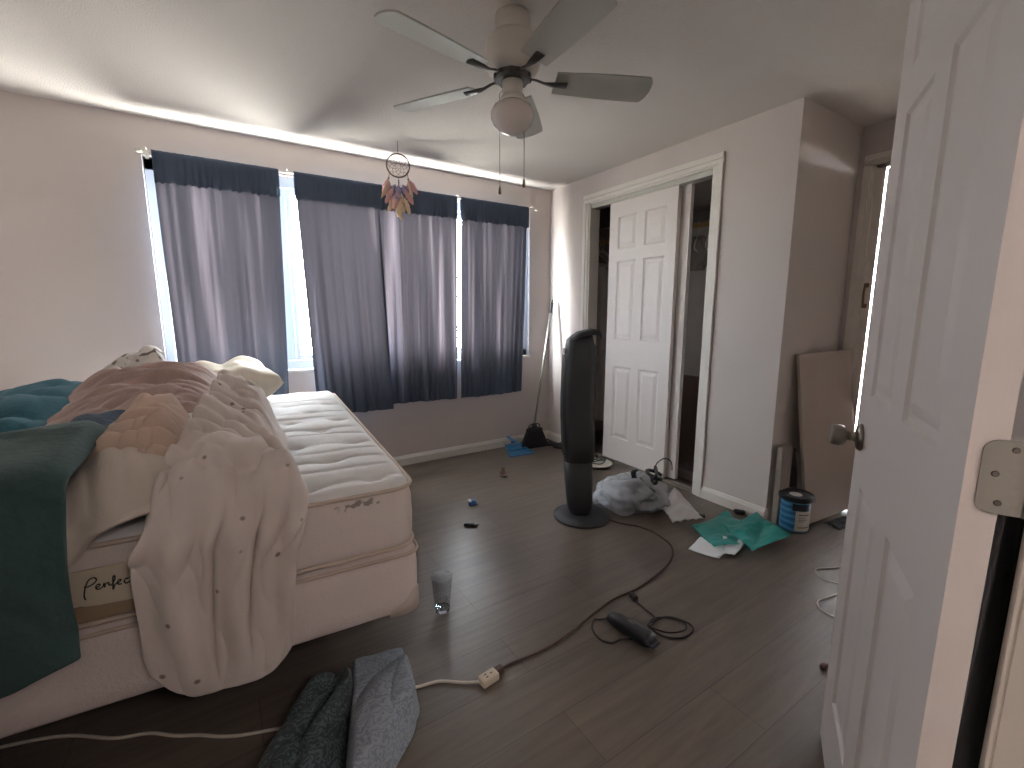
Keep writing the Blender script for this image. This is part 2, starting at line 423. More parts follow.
# ------------------------------------------------------------------ window
w = thing('window_1', 'wide white framed window behind the dark curtains', 'window', (0, YB, 0), kind='structure')
bm = bm_new(); yo, yi = .035, .10
for lo, hi in (((WX0, yo, WZ0), (WX0 + .05, yi, WZ1)), ((WX1 - .155, yo, WZ0), (WX1, yi, WZ1)), ((WX0, yo, WZ0), (WX1, yi, WZ0 + .06)), ((WX0, yo, WZ1 - .07), (WX1, yi, WZ1)),
               ((.335, yo + .01, WZ0), (.415, yi, WZ1)), ((1.80, yo + .01, WZ0), (1.86, yi, WZ1))):
    box(bm, lo, hi, .004, 1)
obj('window_frame', bm, m_vinyl, w)
for x0, x1 in ((WX0 + .05, .335), (.415, 1.80), (1.86, WX1 - .155)):
    bm = bm_new()
    for lo, hi in (((x0, .055, WZ0 + .06), (x0 + .03, .085, WZ1 - .07)), ((x1 - .03, .055, WZ0 + .06), (x1, .085, WZ1 - .07)), ((x0 + .03, .055, WZ0 + .06), (x1 - .03, .085, WZ0 + .09)), ((x0 + .03, .055, WZ1 - .10), (x1 - .03, .085, WZ1 - .07))):
        box(bm, lo, hi, .003, 1)
    s = obj('sash', bm, m_vinyl, w)
    bm = bm_new(); box(bm, (x0 + .03, .068, WZ0 + .09), (x1 - .03, .072, WZ1 - .10)); obj('pane', bm, m_pane, s)
bm = bm_new(); box(bm, (WX0 - .0, -.02, WZ0 - .022), (WX1 + .0, .04, WZ0), .004, 1); obj('window_sill', bm, m_trim, w)

# ------------------------------------------------------------------ curtains
def curtain_mat():
    m = bpy.data.materials.new('navy_curtain_cloth'); m.use_nodes = True; nt = m.node_tree; nt.nodes.clear(); N = nt.nodes.new; L = nt.links.new
    out = N('ShaderNodeOutputMaterial'); d = N('ShaderNodeBsdfDiffuse'); t = N('ShaderNodeBsdfTranslucent'); mx = N('ShaderNodeMixShader')
    tc = N('ShaderNodeTexCoord'); mp = N('ShaderNodeMapping'); mp.inputs['Scale'].default_value = (13, 13, .28); L(tc.outputs['Object'], mp.inputs['Vector'])
    n = N('ShaderNodeTexNoise'); n.inputs['Scale'].default_value = 1; n.inputs['Detail'].default_value = 2.2; L(mp.outputs[0], n.inputs['Vector'])
    r = N('ShaderNodeMapRange'); r.inputs['From Min'].default_value = .53; r.inputs['From Max'].default_value = .70; r.inputs['To Min'].default_value = .0040; r.inputs['To Max'].default_value = .0150
    L(n.outputs['Fac'], r.inputs['Value']); L(r.outputs[0], mx.inputs[0])
    d.inputs[0].default_value = lin((76, 86, 102)); t.inputs[0].default_value = lin((206, 190, 200))
    L(d.outputs[0], mx.inputs[1]); L(t.outputs[0], mx.inputs[2]); L(mx.outputs[0], out.inputs[0])
    return m
m_cur = curtain_mat()
YR = YB - .058
def curtain(x0, x1, xb0, xb1, ztop, zb, seed, label, amp=.010, k=7, lean=0, ret=0):
    rg = np.random.default_rng(seed); nu, nv = 110, 46
    U, V = np.meshgrid(np.linspace(0, 1, nu), np.linspace(0, 1, nv), indexing='ij')
    ph = rg.uniform(0, 6.28, 8); x = (x0 + (x1 - x0) * U) * (1 - V) + (xb0 + (xb1 - xb0) * U) * V
    env = np.clip((V - .05) * 2.5, .15, 1)
    y = np.zeros_like(x)
    for i in range(6):
        f = k * (.5 + .38 * i) * (1 + .05 * rg.normal()); y += amp / (1 + .5 * i) * np.sin(2 * PI * f * U + ph[i] + .9 * np.sin(2.2 * V + ph[(i + 3) % 8]))
    y *= env
    y = y + ret * np.clip((U - .86) / .14, 0, 1) ** 1.5
    x = x + .25 * y * np.cos(2 * PI * k * U + ph[7])
    z = ztop + (zb - ztop) * V + .006 * np.sin(3 * U + ph[1]) * V
    X = np.stack([x, YR - .012 + y - lean * V, z], -1)
    c = thing('curtain', label, 'curtain', (0, 0, 0), group='navy window curtains')
    grid_mesh('curtain_cloth', X, m_cur, c)
    # rod pocket header: a flat sleeve round the rod
    xs = np.linspace(x0, x1, 70); R = []
    ring = [(-.011, -.150), (-.013, .0), (-.009, .012), (0, .017), (.009, .012), (.013, .0), (.011, -.150)]
    G = np.zeros((70, 7, 3))
    for i, xx in enumerate(xs):
        wv = .003 * math.sin(i * 1.7 + seed) + .002 * math.sin(i * .6)
        for j, (yy, zz) in enumerate(ring): G[i, j] = (xx, YR + yy * (1 + wv * 30), ztop - .005 + zz * (1 + wv * 12))
    grid_mesh('rod_pocket', G, m_cur, c, solid=.002)
    hx = np.linspace(xb0, xb1, 110)
    return c
curtain(-.245, .375, -.235, .33, 2.055, .56, 1, 'far left navy curtain panel hanging behind the bed', k=4)
curtain(.46, .985, .50, 1.02, 2.055, .492, 2, 'navy curtain panel right of the bright window gap', k=5, lean=.045)
curtain(.985, 1.592, .96, 1.562, 2.055, .507, 3, 'navy curtain panel hanging behind the dreamcatcher', k=6, amp=.013)
curtain(1.628, 2.258, 1.595, 2.195, 2.055, .502, 4, 'far right navy curtain panel beside the room corner', k=6, ret=.032)
rod = thing('curtain_rod', 'thin white rod carrying the navy curtains', 'curtain rod')
bm = bm_new(); tube(bm, [(-.29, YR, 2.055), (2.33, YR, 2.055)], .006, 12); obj('rod', bm, m_white, rod, True)
for x in (-.30, 2.34):
    bm = bm_new(); lathe(bm, [(0, -.018), (.006, -.016), (.010, -.006), (.012, .004), (.008, .014), (0, .018)], 14)
    for v in bm.verts: v.co = Vector((x + v.co.z, YR + v.co.x, 2.055 + v.co.y))
    obj('finial', bm, m_white, rod, True)
for x in (-.27, .43, 1.61, 2.31):
    bm = bm_new(); box(bm, (x - .008, YB - .004, 2.032), (x + .008, YB - .0005, 2.08), .001); tube(bm, catmull([(x, YB - .004, 2.08), (x, YB - .035, 2.08), (x, YR, 2.074), (x, YR + .0, 2.066)], 5), .004, 8)
    obj('bracket', bm, m_white, rod)

# ------------------------------------------------------------------ ceiling fan
m_fanw = mat('fan_white', (206, 200, 190), .45)
fx, fy = .982, 1.528
fan = thing('ceiling_fan', 'white ceiling fan with five blades and a round globe light', 'ceiling fan', (fx, fy, H))
bm = bm_new(); lathe(bm, [(0, 0), (.062, -.0), (.066, -.02), (.06, -.05), (.05, -.066), (.06, -.07), (.085, -.074), (.096, -.085), (.1, -.11), (.1, -.165), (.093, -.182), (.07, -.192), (0, -.194)], 40)
obj('motor_housing', bm, m_fanw, fan, True)
bm = bm_new(); lathe(bm, [(0, -.195), (.062, -.195), (.066, -.2), (.066, -.212), (.06, -.218), (.04, -.219), (0, -.22)], 32)
for k in range(10):
    a = 2 * PI * k / 10; box(bm, (-.008, .06, -.214), (.008, .071, -.198), .001, 1, Matrix.Rotation(a, 4, 'Z'))
obj('flywheel', bm, mat('dark_grey_metal', (70, 66, 62), .4, metal=.6), fan)
bm = bm_new(); lathe(bm, [(0, -.219), (.037, -.219), (.039, -.225), (.037, -.255), (.03, -.262), (.042, -.27), (.047, -.282), (.045, -.29), (0, -.29)], 32)
obj('switch_housing', bm, m_fanw, fan, True)
bm = bm_new(); lathe(bm, [(.038, -.286), (.05, -.292), (.070, -.305), (.080, -.325), (.081, -.342), (.074, -.362), (.056, -.380), (.032, -.395), (.012, -.404), (0, -.406)], 36)
m_globe = mat('frosted_globe_glass', (228, 218, 212), .22, coat=.4)
obj('globe_shade', bm, m_globe, fan, True)
for k in range(5):
    a = math.radians(-24 + 72 * k)
    R = Matrix.Rotation(a, 4, 'Z')
    bm = bm_new()
    out = []
    for t in [i / 10 for i in range(11)]:                 # blade outline
        r = .16 + .355 * t; wdt = .052 + .013 * math.sin(t * PI * .6)
        out.append((r, wdt))
    tip = [(.515 + .022 * math.sin(PI * j / 8), .062 * math.cos(PI * j / 8)) for j in range(1, 8)]
    ring = [(r, wd) for r, wd in out] + tip + [(r, -wd) for r, wd in out[::-1]]
    tilt = Matrix.Rotation(math.radians(-13), 4, 'X')
    A = [R @ (Vector((0, 0, -.212)) + tilt @ Vector((x, y, .003))) for x, y in ring]
    B = [R @ (Vector((0, 0, -.212)) + tilt @ Vector((x, y, -.003))) for x, y in ring]
    loft(bm, [A, B]); bl = obj('blade', bm, mat('fan_blade_white', (176, 176, 166), .55), fan)
    bm = bm_new()
    tube(bm, [R @ Vector(p) for p in ((.055, 0, -.204), (.09, 0, -.208), (.12, 0, -.216), (.15, 0, -.2185), (.205, 0, -.2185))], [.007, .008, .009, .016, .02], 10, flat=.32)
    obj('blade_iron', bm, mat('dark_grey_metal', (70, 66, 62)), bl, True)
for (dx, dy, zb) in ((-.043, .022, -.615), (.045, -.012, -.585)):
    bm = bm_new(); tube(bm, [(dx * .8, dy * .8, -.25), (dx, dy, -.262), (dx, dy, zb + .03)], .0011, 6)
    ch = obj('pull_chain', bm, mat('chain_brass', (96, 84, 72), .45, metal=.7), fan)
    bm = bm_new(); lathe(bm, [(0, .03), (.002, .03), (.005, .02), (.0065, .006), (.004, 0), (0, 0)], 12, (dx, dy, zb)); obj('pull_fob', bm, mat('fob_wood', (140, 122, 104), .5), ch, True)

# ------------------------------------------------------------------ dreamcatcher
dcx, dcy = 1.02, 2.92
dc = thing('dreamcatcher', 'round dreamcatcher with pink and cream feathers hanging from the ceiling', 'dreamcatcher', (dcx, dcy, H), math.radians(-18))
m_cordb = mat('brown_leather_cord', (112, 92, 84), .8)
bm = bm_new(); tube(bm, [(0, 0, 0), (.001, 0, -.04), (0, 0, -.078)], .0022, 6); obj('hanging_cord', bm, m_cordb, dc)
rc = Vector((0, 0, -.146)); rr = .07
bm = bm_new(); tube(bm, [rc + Vector((rr * math.cos(2 * PI * k / 40), .002 * math.sin(k), rr * math.sin(2 * PI * k / 40))) for k in range(40)], .0048, 8, closed=True); obj('hoop', bm, m_cordb, dc, True)
bm = bm_new()
prev = [rc + Vector((rr * math.cos(2 * PI * (k + .25) / 9), 0, rr * math.sin(2 * PI * (k + .25) / 9))) for k in range(9)]
for lev in range(4):
    f = (1, .78, .56, .36, .2)[lev + 1]; nx = []
    for k in range(9):
        a = 2 * PI * (k + .25 + .5 * (lev + 1)) / 9; nx.append(rc + Vector((rr * f * math.cos(a), .001, rr * f * math.sin(a))))
    for k in range(9):
        tube(bm, [prev[k], nx[k]], .0011, 5); tube(bm, [nx[k], prev[(k + 1) % 9]], .0011, 5)
    prev = nx
obj('web', bm, m_cordb, dc)
m_f = [mat('feather_pink', (206, 160, 154), .9), mat('feather_violet', (150, 136, 166), .9), mat('feather_cream', (222, 200, 168), .9), mat('feather_rose', (192, 146, 150), .9)]
def feather(p, ln, wd, ang, tw, m, bend=.02):
    G = np.zeros((11, 5, 3)); rg = np.random.default_rng(int(abs(p[0] * 9999) + ln * 1000 + ang * 100))
    for i in range(11):
        t = i / 10; wv = wd * (math.sin(PI * min(1, t * .92 + .06)) ** .7) * (1 + .18 * rg.normal())
        for j in range(5):
            s = (j - 2) / 2; q = Vector((s * wv, bend * t * t + .004 * abs(s), -ln * t - .008 * abs(s)))
            q = Matrix.Rotation(ang, 3, 'Y') @ (Matrix.Rotation(tw, 3, 'Z') @ q); G[i, j] = Vector(p) + q
    grid_mesh('feather', G, m, dc, solid=.0012)
for sx in (-1, 1):
    bm = bm_new(); tube(bm, [rc + Vector((sx * .055, 0, -.043)), rc + Vector((sx * .06, 0, -.075))], .0018, 6); lathe(bm, [(0, .006), (.005, .003), (.006, 0), (.005, -.003), (0, -.006)], 10, rc + Vector((sx * .06, 0, -.078))); obj('side_cord', bm, m_cordb, dc)
    feather(rc + Vector((sx * .06, 0, -.08)), .10, .018, sx * -.12, .3, m_f[0]); feather(rc + Vector((sx * .066, .004, -.078)), .09, .016, sx * -.45, -.4, m_f[3]); feather(rc + Vector((sx * .056, -.004, -.085)), .12, .015, sx * -.32, .8, m_f[2])
bm = bm_new(); tube(bm, [rc + Vector((0, 0, -.07)), rc + Vector((0, 0, -.16))], .002, 6)
for z in (-.09, -.10, -.11): lathe(bm, [(0, .005), (.005, .002), (.005, -.002), (0, -.005)], 8, rc + Vector((0, 0, z)))
obj('centre_cord', bm, m_cordb, dc)
fe = [(0, -.115, .10, .022, .1, .2, 1), (-.02, -.11, .09, .02, .45, .5, 1), (.022, -.11, .09, .02, -.45, -.4, 1), (-.035, -.14, .10, .018, .5, .1, 0), (.035, -.14, .10, .018, -.5, .3, 0),
      (-.012, -.16, .11, .022, .2, -.3, 0), (.015, -.165, .11, .02, -.15, .5, 2), (0, -.18, .13, .024, .05, 0, 2), (-.03, -.18, .10, .018, .3, .6, 2), (.03, -.19, .10, .018, -.3, -.6, 2), (.01, -.15, .09, .02, -.1, .9, 3), (-.01, -.2, .13, .016, -.12, .5, 2)]
for x, z, ln, wd, an, tw, mi in fe: feather(rc + Vector((x, rnd.uniform(-.012, .012), z)), ln, wd, an, tw, m_f[mi], rnd.uniform(-.02, .02))
#@@BED
# ------------------------------------------------------------------ bed (local frame: x 0..-1.37 to the left, y 0..1.9 towards the window)
BO = (.455, 1.272); BR = -math.radians(3.9); BW, BL = 1.37, 1.845; ZT = .68
def bed_at(o): o.location = (BO[0], BO[1], 0); o.rotation_euler = (0, 0, BR); return o
m_tick = mat('quilted_ticking', (232, 230, 229), .85, bump=.06, bscale=60, var=.02, vscale=5)
m_side = mat('mattress_border_cloth', (220, 208, 202), .85, bump=.2, bscale=120, var=.03, vscale=4)
m_box = mat('box_spring_cloth', (224, 210, 205), .88, bump=.3, bscale=150, var=.025, vscale=3)
_nt = m_side.node_tree; _b = _nt.nodes['Principled BSDF']; _src = _b.inputs['Base Color'].links[0].from_socket
_tc = [n for n in _nt.nodes if n.type == 'TEX_COORD'][0]; _mp = _nt.nodes.new('ShaderNodeMapping'); _mp.vector_type = 'TEXTURE'
_mp.inputs['Location'].default_value = (-.165, -.005, .636); _mp.inputs['Scale'].default_value = (.06, .05, .012); _nt.links.new(_tc.outputs['Object'], _mp.inputs['Vector'])
_ln = _nt.nodes.new('ShaderNodeVectorMath'); _ln.operation = 'LENGTH'; _nt.links.new(_mp.outputs[0], _ln.inputs[0])
_n = _nt.nodes.new('ShaderNodeTexNoise'); _n.inputs['Scale'].default_value = 55; _nt.links.new(_tc.outputs['Object'], _n.inputs['Vector'])
_ad = _nt.nodes.new('ShaderNodeMath'); _ad.operation = 'MULTIPLY_ADD'; _ad.inputs[1].default_value = 3.2; _nt.links.new(_n.outputs['Fac'], _ad.inputs[0]); _nt.links.new(_ln.outputs['Value'], _ad.inputs[2])
_r = _nt.nodes.new('ShaderNodeMapRange'); _r.inputs['From Min'].default_value = 2.1; _r.inputs['From Max'].default_value = 2.5; _r.inputs['To Min'].default_value = .75; _r.inputs['To Max'].default_value = 0; _nt.links.new(_ad.outputs[0], _r.inputs['Value'])
_x = _nt.nodes.new('ShaderNodeMix'); _x.data_type = 'RGBA'; _nt.links.new(_r.outputs[0], _x.inputs['Factor']); _nt.links.new(_src, _x.inputs['A']); _x.inputs['B'].default_value = lin((92, 80, 74)); _nt.links.new(_x.outputs['Result'], _b.inputs['Base Color'])
m_pipe = mat('beige_piping', (200, 182, 168), .8)

mt = bed_at(thing('mattress', 'bare white tufted mattress on the box spring', 'mattress'))
nu, nv = 200, 270
U, V = np.meshgrid(np.linspace(0, 1, nu), np.linspace(0, 1, nv), indexing='ij')
x = -BW * U; y = BL * V
ed = np.minimum(np.minimum(U, 1 - U) * BW, np.minimum(V, 1 - V) * BL)
z = ZT + .022 * np.clip(ed / .14, 0, 1) ** .5 - .022 * (1 - np.clip(ed / .03, 0, 1)) ** 2
rg = np.random.default_rng(3); tufts = []
for j in range(9):
    for i in range(7):
        tx = -(.10 + .2 * i + (.1 if j % 2 else 0)); ty = .075 + .212 * j
        if tx < -1.33: continue
        tufts.append((tx, ty)); d2 = ((x - tx) / 1.3) ** 2 + (y - ty) ** 2
        z -= .020 * np.exp(-d2 / .00045) + .013 * np.exp(-d2 / .004)
# soft creases that run across the bed between tuft rows
for j in range(16):
    ty = .05 + .116 * j + .01 * rg.normal(); a0 = rg.uniform(0, 6)
    yy = ty + .012 * np.sin(5 * x + a0) + .006 * np.sin(13 * x + a0 * 2)
    ext = np.clip(np.sin(4.2 * x + a0) * 1.4 + .6, 0, 1)
    z -= (.009 * ext) * np.exp(-((y - yy) / .007) ** 2) + .004 * ext * np.exp(-((y - yy) / .025) ** 2)
z += .003 * np.sin(9 * x + 2 * np.sin(4 * y)) * np.sin(7 * y)
# round the plan corners
r = .07; dx = np.maximum(r - np.minimum(-x, BW + x), 0); dy = np.maximum(r - np.minimum(y, BL - y), 0)
l = np.sqrt(dx * dx + dy * dy); k = np.where((dx > 0) & (dy > 0), np.maximum(dx, dy) / np.maximum(l, 1e-6), 1)
x = np.where((dx > 0) & (dy > 0), np.where(-x < BW / 2, -(r - dx * k), -BW + (r - dx * k)), x)
y = np.where((dx > 0) & (dy > 0), np.where(y < BL / 2, r - dy * k, BL - r + dy * k), y)
grid_mesh('quilted_top', np.stack([x, y, z], -1), m_tick, mt)
b0 = None
for tx, ty in tufts:
    if tx < -.75 or ty > 1.6: continue
    if b0 is None:
        bm = bm_new(); lathe(bm, [(0, -.004), (.011, -.003), (.014, .001), (.010, .005), (0, .006)], 14); b0 = o = obj('tuft_button', bm, m_tick, mt, True)
    else:
        o = b0.copy(); C.objects.link(o); o.parent = mt
    k = np.argmin((x - tx) ** 2 + (y - ty) ** 2); o.location = (tx, ty, z.ravel()[k] + .001)
bm = bm_new(); cx, cy = -BW / 2, BL / 2
loft(bm, [rrect(BW + b, BL + b, .07, zz, 8, cx, cy) for b, zz in ((-.02, .463), (.0, .468), (.012, .50), (.016, .56), (.012, .62), (.0, .655), (-.006, .664))])
obj('side_band', bm, m_side, mt, True)
for zz, b in ((.661, .010), (.474, .012)):
    bm = bm_new(); tube(bm, rrect(BW + b, BL + b, .07, zz, 8, cx, cy), .0065, 8, closed=True); obj('piping', bm, m_pipe, mt, True)
# label sewn on the foot end
bm = bm_new()
out = [(-.60, .612), (-.795, .612), (-.798, .55)] + [(-.798 + .05 * (1 - math.cos(t)) , .55 - .028 * math.sin(t)) for t in (.5, 1.0, 1.57)] + [(-.65, .516), (-.60, .518)]
loft(bm, [[Vector((a, -.0175, zz)) for a, zz in out], [Vector((a, -.013, zz)) for a, zz in out]])
lp = obj('label_patch', bm, mat('label_cloth', (206, 192, 170), .7), mt)
bm = bm_new(); box(bm, (-.80, -.0125, .484), (-.585, -.0095, .525), .002, 1); obj('border_strip', bm, mat('tan_border', (150, 126, 100), .8), mt)
strokes = [  # handwriting, units: cap height = 1
    [(.10, -.35), (.06, -.1), (.16, .45), (.36, .9), (.62, 1.0), (.72, .82), (.55, .6), (.28, .48), (.12, .52)],
    [(.62, .30), (.80, .36), (.84, .48), (.74, .5), (.64, .36), (.68, .2), (.82, .18), (.98, .32), (1.02, .46), (1.05, .46), (1.04, .2), (1.08, .36), (1.2, .48), (1.27, .44)],
    [(1.27, .44), (1.26, .3), (1.4, .3), (1.56, .6), (1.58, .82), (1.5, .8), (1.46, .4), (1.42, -.05), (1.48, .1), (1.56, .26), (1.7, .32), (1.82, .42), (1.84, .5), (1.74, .5), (1.66, .34), (1.72, .2), (1.86, .2)],
    [(2.22, .44), (2.12, .5), (2.0, .38), (2.02, .22), (2.14, .18), (2.3, .3), (2.42, .6), (2.46, .8), (2.42, .4), (2.44, .2), (2.54, .2), (2.64, .3)],
    [(2.26, .54), (2.6, .58)]]
bm = bm_new(); sc = .038
for s in strokes:
    pts = [Vector((-.772 + q[0] * sc * .98, -.0183, .555 + q[1] * sc * .95)) for q in s]
    tube(bm, catmull(pts, 6), .0015, 6)
obj('lettering', bm, mat('black_thread', (40, 36, 36), .8), lp)

bs = bed_at(thing('box_spring', 'pale box spring under the tufted mattress', 'box spring'))
bm = bm_new(); loft(bm, [rrect(BW + b, BL + b, .045, zz, 8, cx, cy) for b, zz in ((-.004, .252), (.014, .262), (.02, .30), (.02, .40), (.014, .448), (-.02, .4595))])
obj('cover', bm, m_box, bs, True)
bm = bm_new(); tube(bm, rrect(BW + .024, BL + .024, .046, .449, 8, cx, cy), .0055, 8, closed=True); obj('piping', bm, m_pipe, bs, True)
bm = bm_new(); loft(bm, [rrect(BW - .02, BL - .02, .04, zz, 8, cx, cy) for zz in (.2505, .2522)]); obj('dust_cover', bm, mat('black_dust_cloth', (30, 28, 28), .95), bs)
for sx in (0, 1):
    for sy in (0, 1):
        X0 = 0 if sx == 0 else -BW; Y0 = 0 if sy == 0 else BL; ax = -1 if sx == 0 else 1; ay = 1 if sy == 0 else -1
        R = []
        for off in (.0105, .0125):
            ring = []
            path = [(X0 + ax * .085, Y0), (X0 + ax * .045, Y0)] + [(X0 + ax * (.045 - .045 * math.sin(t)), Y0 + ay * (.045 - .045 * math.cos(t))) for t in (.4, .8, 1.2)] + [(X0, Y0 + ay * .045), (X0, Y0 + ay * .085)]
            top = [.268, .292, .318, .325, .318, .292, .268]
            for (px_, py_), t in zip(path, top):
                dxx = px_ - (X0 + ax * .06); dyy = py_ - (Y0 + ay * .06); ln = math.hypot(dxx, dyy)
                ring.append((px_ + dxx / ln * off * 1.15, py_ + dyy / ln * off * 1.15, t))
            R.append(ring)
        bm = bm_new(); a = [[bm.verts.new((p[0], p[1], zz)) for p in R[1]] for zz in (.250,)][0]; b = [bm.verts.new(p) for p in R[1]]
        for i in range(6): bm.faces.new((a[i], a[i + 1], b[i + 1], b[i]))
        o = obj('corner_guard', bm, mat('clear_plastic_guard', (206, 192, 182), .3), bs, True)
        s = o.modifiers.new('t', 'SOLIDIFY'); s.thickness = .002
bf = bed_at(thing('bedstead', 'dark low metal frame under the box spring', 'bed frame'))
m_fr = mat('dark_frame_metal', (40, 36, 34), .5, metal=.4)
bm = bm_new()
for lo, hi in (((-BW + .05, .12, .215), (-BW + .085, 1.80, .249)), ((-.085, .12, .215), (-.05, 1.80, .249)), ((-BW + .05, .22, .205), (-.05, .255, .214)), ((-BW + .05, 1.6, .205), (-.05, 1.635, .214)), ((-BW + .05, .93, .205), (-.05, .965, .214))): box(bm, lo, hi, .003, 1)
obj('rails', bm, m_fr, bf)
for a, b in ((-.45, .50), (-BW + .30, .50), (-.2, 1.62), (-BW + .2, 1.62), (-BW / 2, .95)):
    bm = bm_new(); lathe(bm, [(0, 0), (.028, 0), (.03, .012), (.018, .02), (.016, .2), (0, .204)], 16, (a, b, 0)); obj('leg', bm, m_fr, bf, True)

# ---- bedding
def cloth_mat(name, rgb, var=.06, pattern=None, rgb2=None, bump=.35, bscale=30, sheen=.1):
    m = mat(name, rgb, .92, bump=bump, bscale=bscale, var=var, vscale=6, spec=.2, sheen=sheen)
    if pattern and not m.get('done'):
        m['done'] = 1; nt = m.node_tree; N = nt.nodes.new; L = nt.links.new; b = nt.nodes['Principled BSDF']
        src = b.inputs['Base Color'].links[0].from_socket
        tc = [n for n in nt.nodes if n.type == 'TEX_COORD'][0]
        if pattern == 'paisley':
            wv = N('ShaderNodeTexWave'); wv.wave_type = 'RINGS'; wv.inputs['Scale'].default_value = 18; wv.inputs['Distortion'].default_value = 16; wv.inputs['Detail'].default_value = 2; wv.inputs['Detail Scale'].default_value = 2.2
            L(tc.outputs['Object'], wv.inputs['Vector']); fac = wv.outputs['Fac']; lo, hi = .55, .75
        elif pattern == 'spots':
            wv = N('ShaderNodeTexVoronoi'); wv.inputs['Scale'].default_value = 15; wv.inputs['Randomness'].default_value = 1
            L(tc.outputs['Object'], wv.inputs['Vector']); fac = wv.outputs['Distance']; lo, hi = .13, .07
        else:
            wv = N('ShaderNodeTexNoise'); wv.inputs['Scale'].default_value = 16; wv.inputs['Detail'].default_value = 1; wv.inputs['Distortion'].default_value = 1.5
            L(tc.outputs['Object'], wv.inputs['Vector']); fac = wv.outputs['Fac']; lo, hi = .56, .6
        r = N('ShaderNodeMapRange'); r.inputs['From Min'].default_value = lo; r.inputs['From Max'].default_value = hi; L(fac, r.inputs['Value'])
        x = N('ShaderNodeMix'); x.data_type = 'RGBA'; L(r.outputs[0], x.inputs['Factor']); L(src, x.inputs['A']); x.inputs['B'].default_value = lin(rgb2); L(x.outputs['Result'], b.inputs['Base Color'])
    return m

from mathutils import noise as mn
def S(a, b, t): t = np.clip((t - a) / (b - a), 0, 1); return t * t * (3 - 2 * t)
def smooth_grid(X, n=1, f=.5):
    for _ in range(n):
        Y = X.copy(); Y[1:-1, 1:-1] = (X[:-2, 1:-1] + X[2:, 1:-1] + X[1:-1, :-2] + X[1:-1, 2:]) / 4; X = X * (1 - f) + Y * f
    return X
def nz(x, y, z=0.0):
    sh = x.shape; f = mn.noise
    return np.array([f(Vector((a, b, z))) for a, b in zip(x.ravel(), y.ravel())]).reshape(sh)
def folds(x, y, ang, along, across, seed, warp=.05):
    """rounded ridges with sharp valleys that run along direction ang; along/across = fold length / width in metres"""
    w = warp * nz(x * 5 + seed, y * 5, seed * .7); w2 = warp * nz(x * 5, y * 5 + seed, 3.3)
    xx, yy = x + w, y + w2; ca, sa = math.cos(ang), math.sin(ang)
    n = nz((xx * ca + yy * sa) / along + seed * 1.3, (-xx * sa + yy * ca) / across + seed * 2.1, seed * .37)
    return np.clip(np.abs(n) * 2.4, 0, 1) ** .7
def arcs(x, y, cx, cy, along, across, seed, warp=.03):
    """folds that sweep round a centre"""
    w = warp * nz(x * 4 + seed, y * 4, seed * .9); r = np.hypot(x - cx, y - cy) + w; t = np.arctan2(y - cy, x - cx)
    n = nz(t * r.mean() / along + seed * 1.7, r / across + seed * 2.3, seed * .51)
    return np.clip(np.abs(n) * 2.4, 0, 1) ** .7
def cloth(name, X, m, label, cat, group=None, solid=.008, sub=1, mask=None, local=True):
    o = grid_mesh(name, X, m, None, solid=solid, sub=sub)
    if mask is not None:
        bm = bmesh.new(); bm.from_mesh(o.data); bm.faces.ensure_lookup_table()
        nv_ = X.shape[1] - 1; kill = [f for f in bm.faces if not mask[f.index // nv_, f.index % nv_]]
        bmesh.ops.delete(bm, geom=kill, context='FACES'); bm.to_mesh(o.data); bm.free()
    if local: bed_at(o)
    return tag(o, label, cat, group)
def gauss(x, y, cx, cy, sx, sy, ang=0):
    ca, sa = math.cos(ang), math.sin(ang); u = ((x - cx) * ca + (y - cy) * sa) / sx; v = (-(x - cx) * sa + (y - cy) * ca) / sy
    return np.exp(-(u * u + v * v) / 2)
def heap(a, b):
    """height of the bedding heap over the mattress; a = distance from the right edge, b = distance from the foot"""
    h = np.interp(b, [-.05, 0, .2, .4, .7, .95, 1.15, 1.4, 1.6, 1.75], [.06, .08, .11, .135, .175, .215, .19, .09, .01, 0])
    g = S(.34, .62, a) * (1 - .35 * S(.9, 1.37, a))
    return h * g
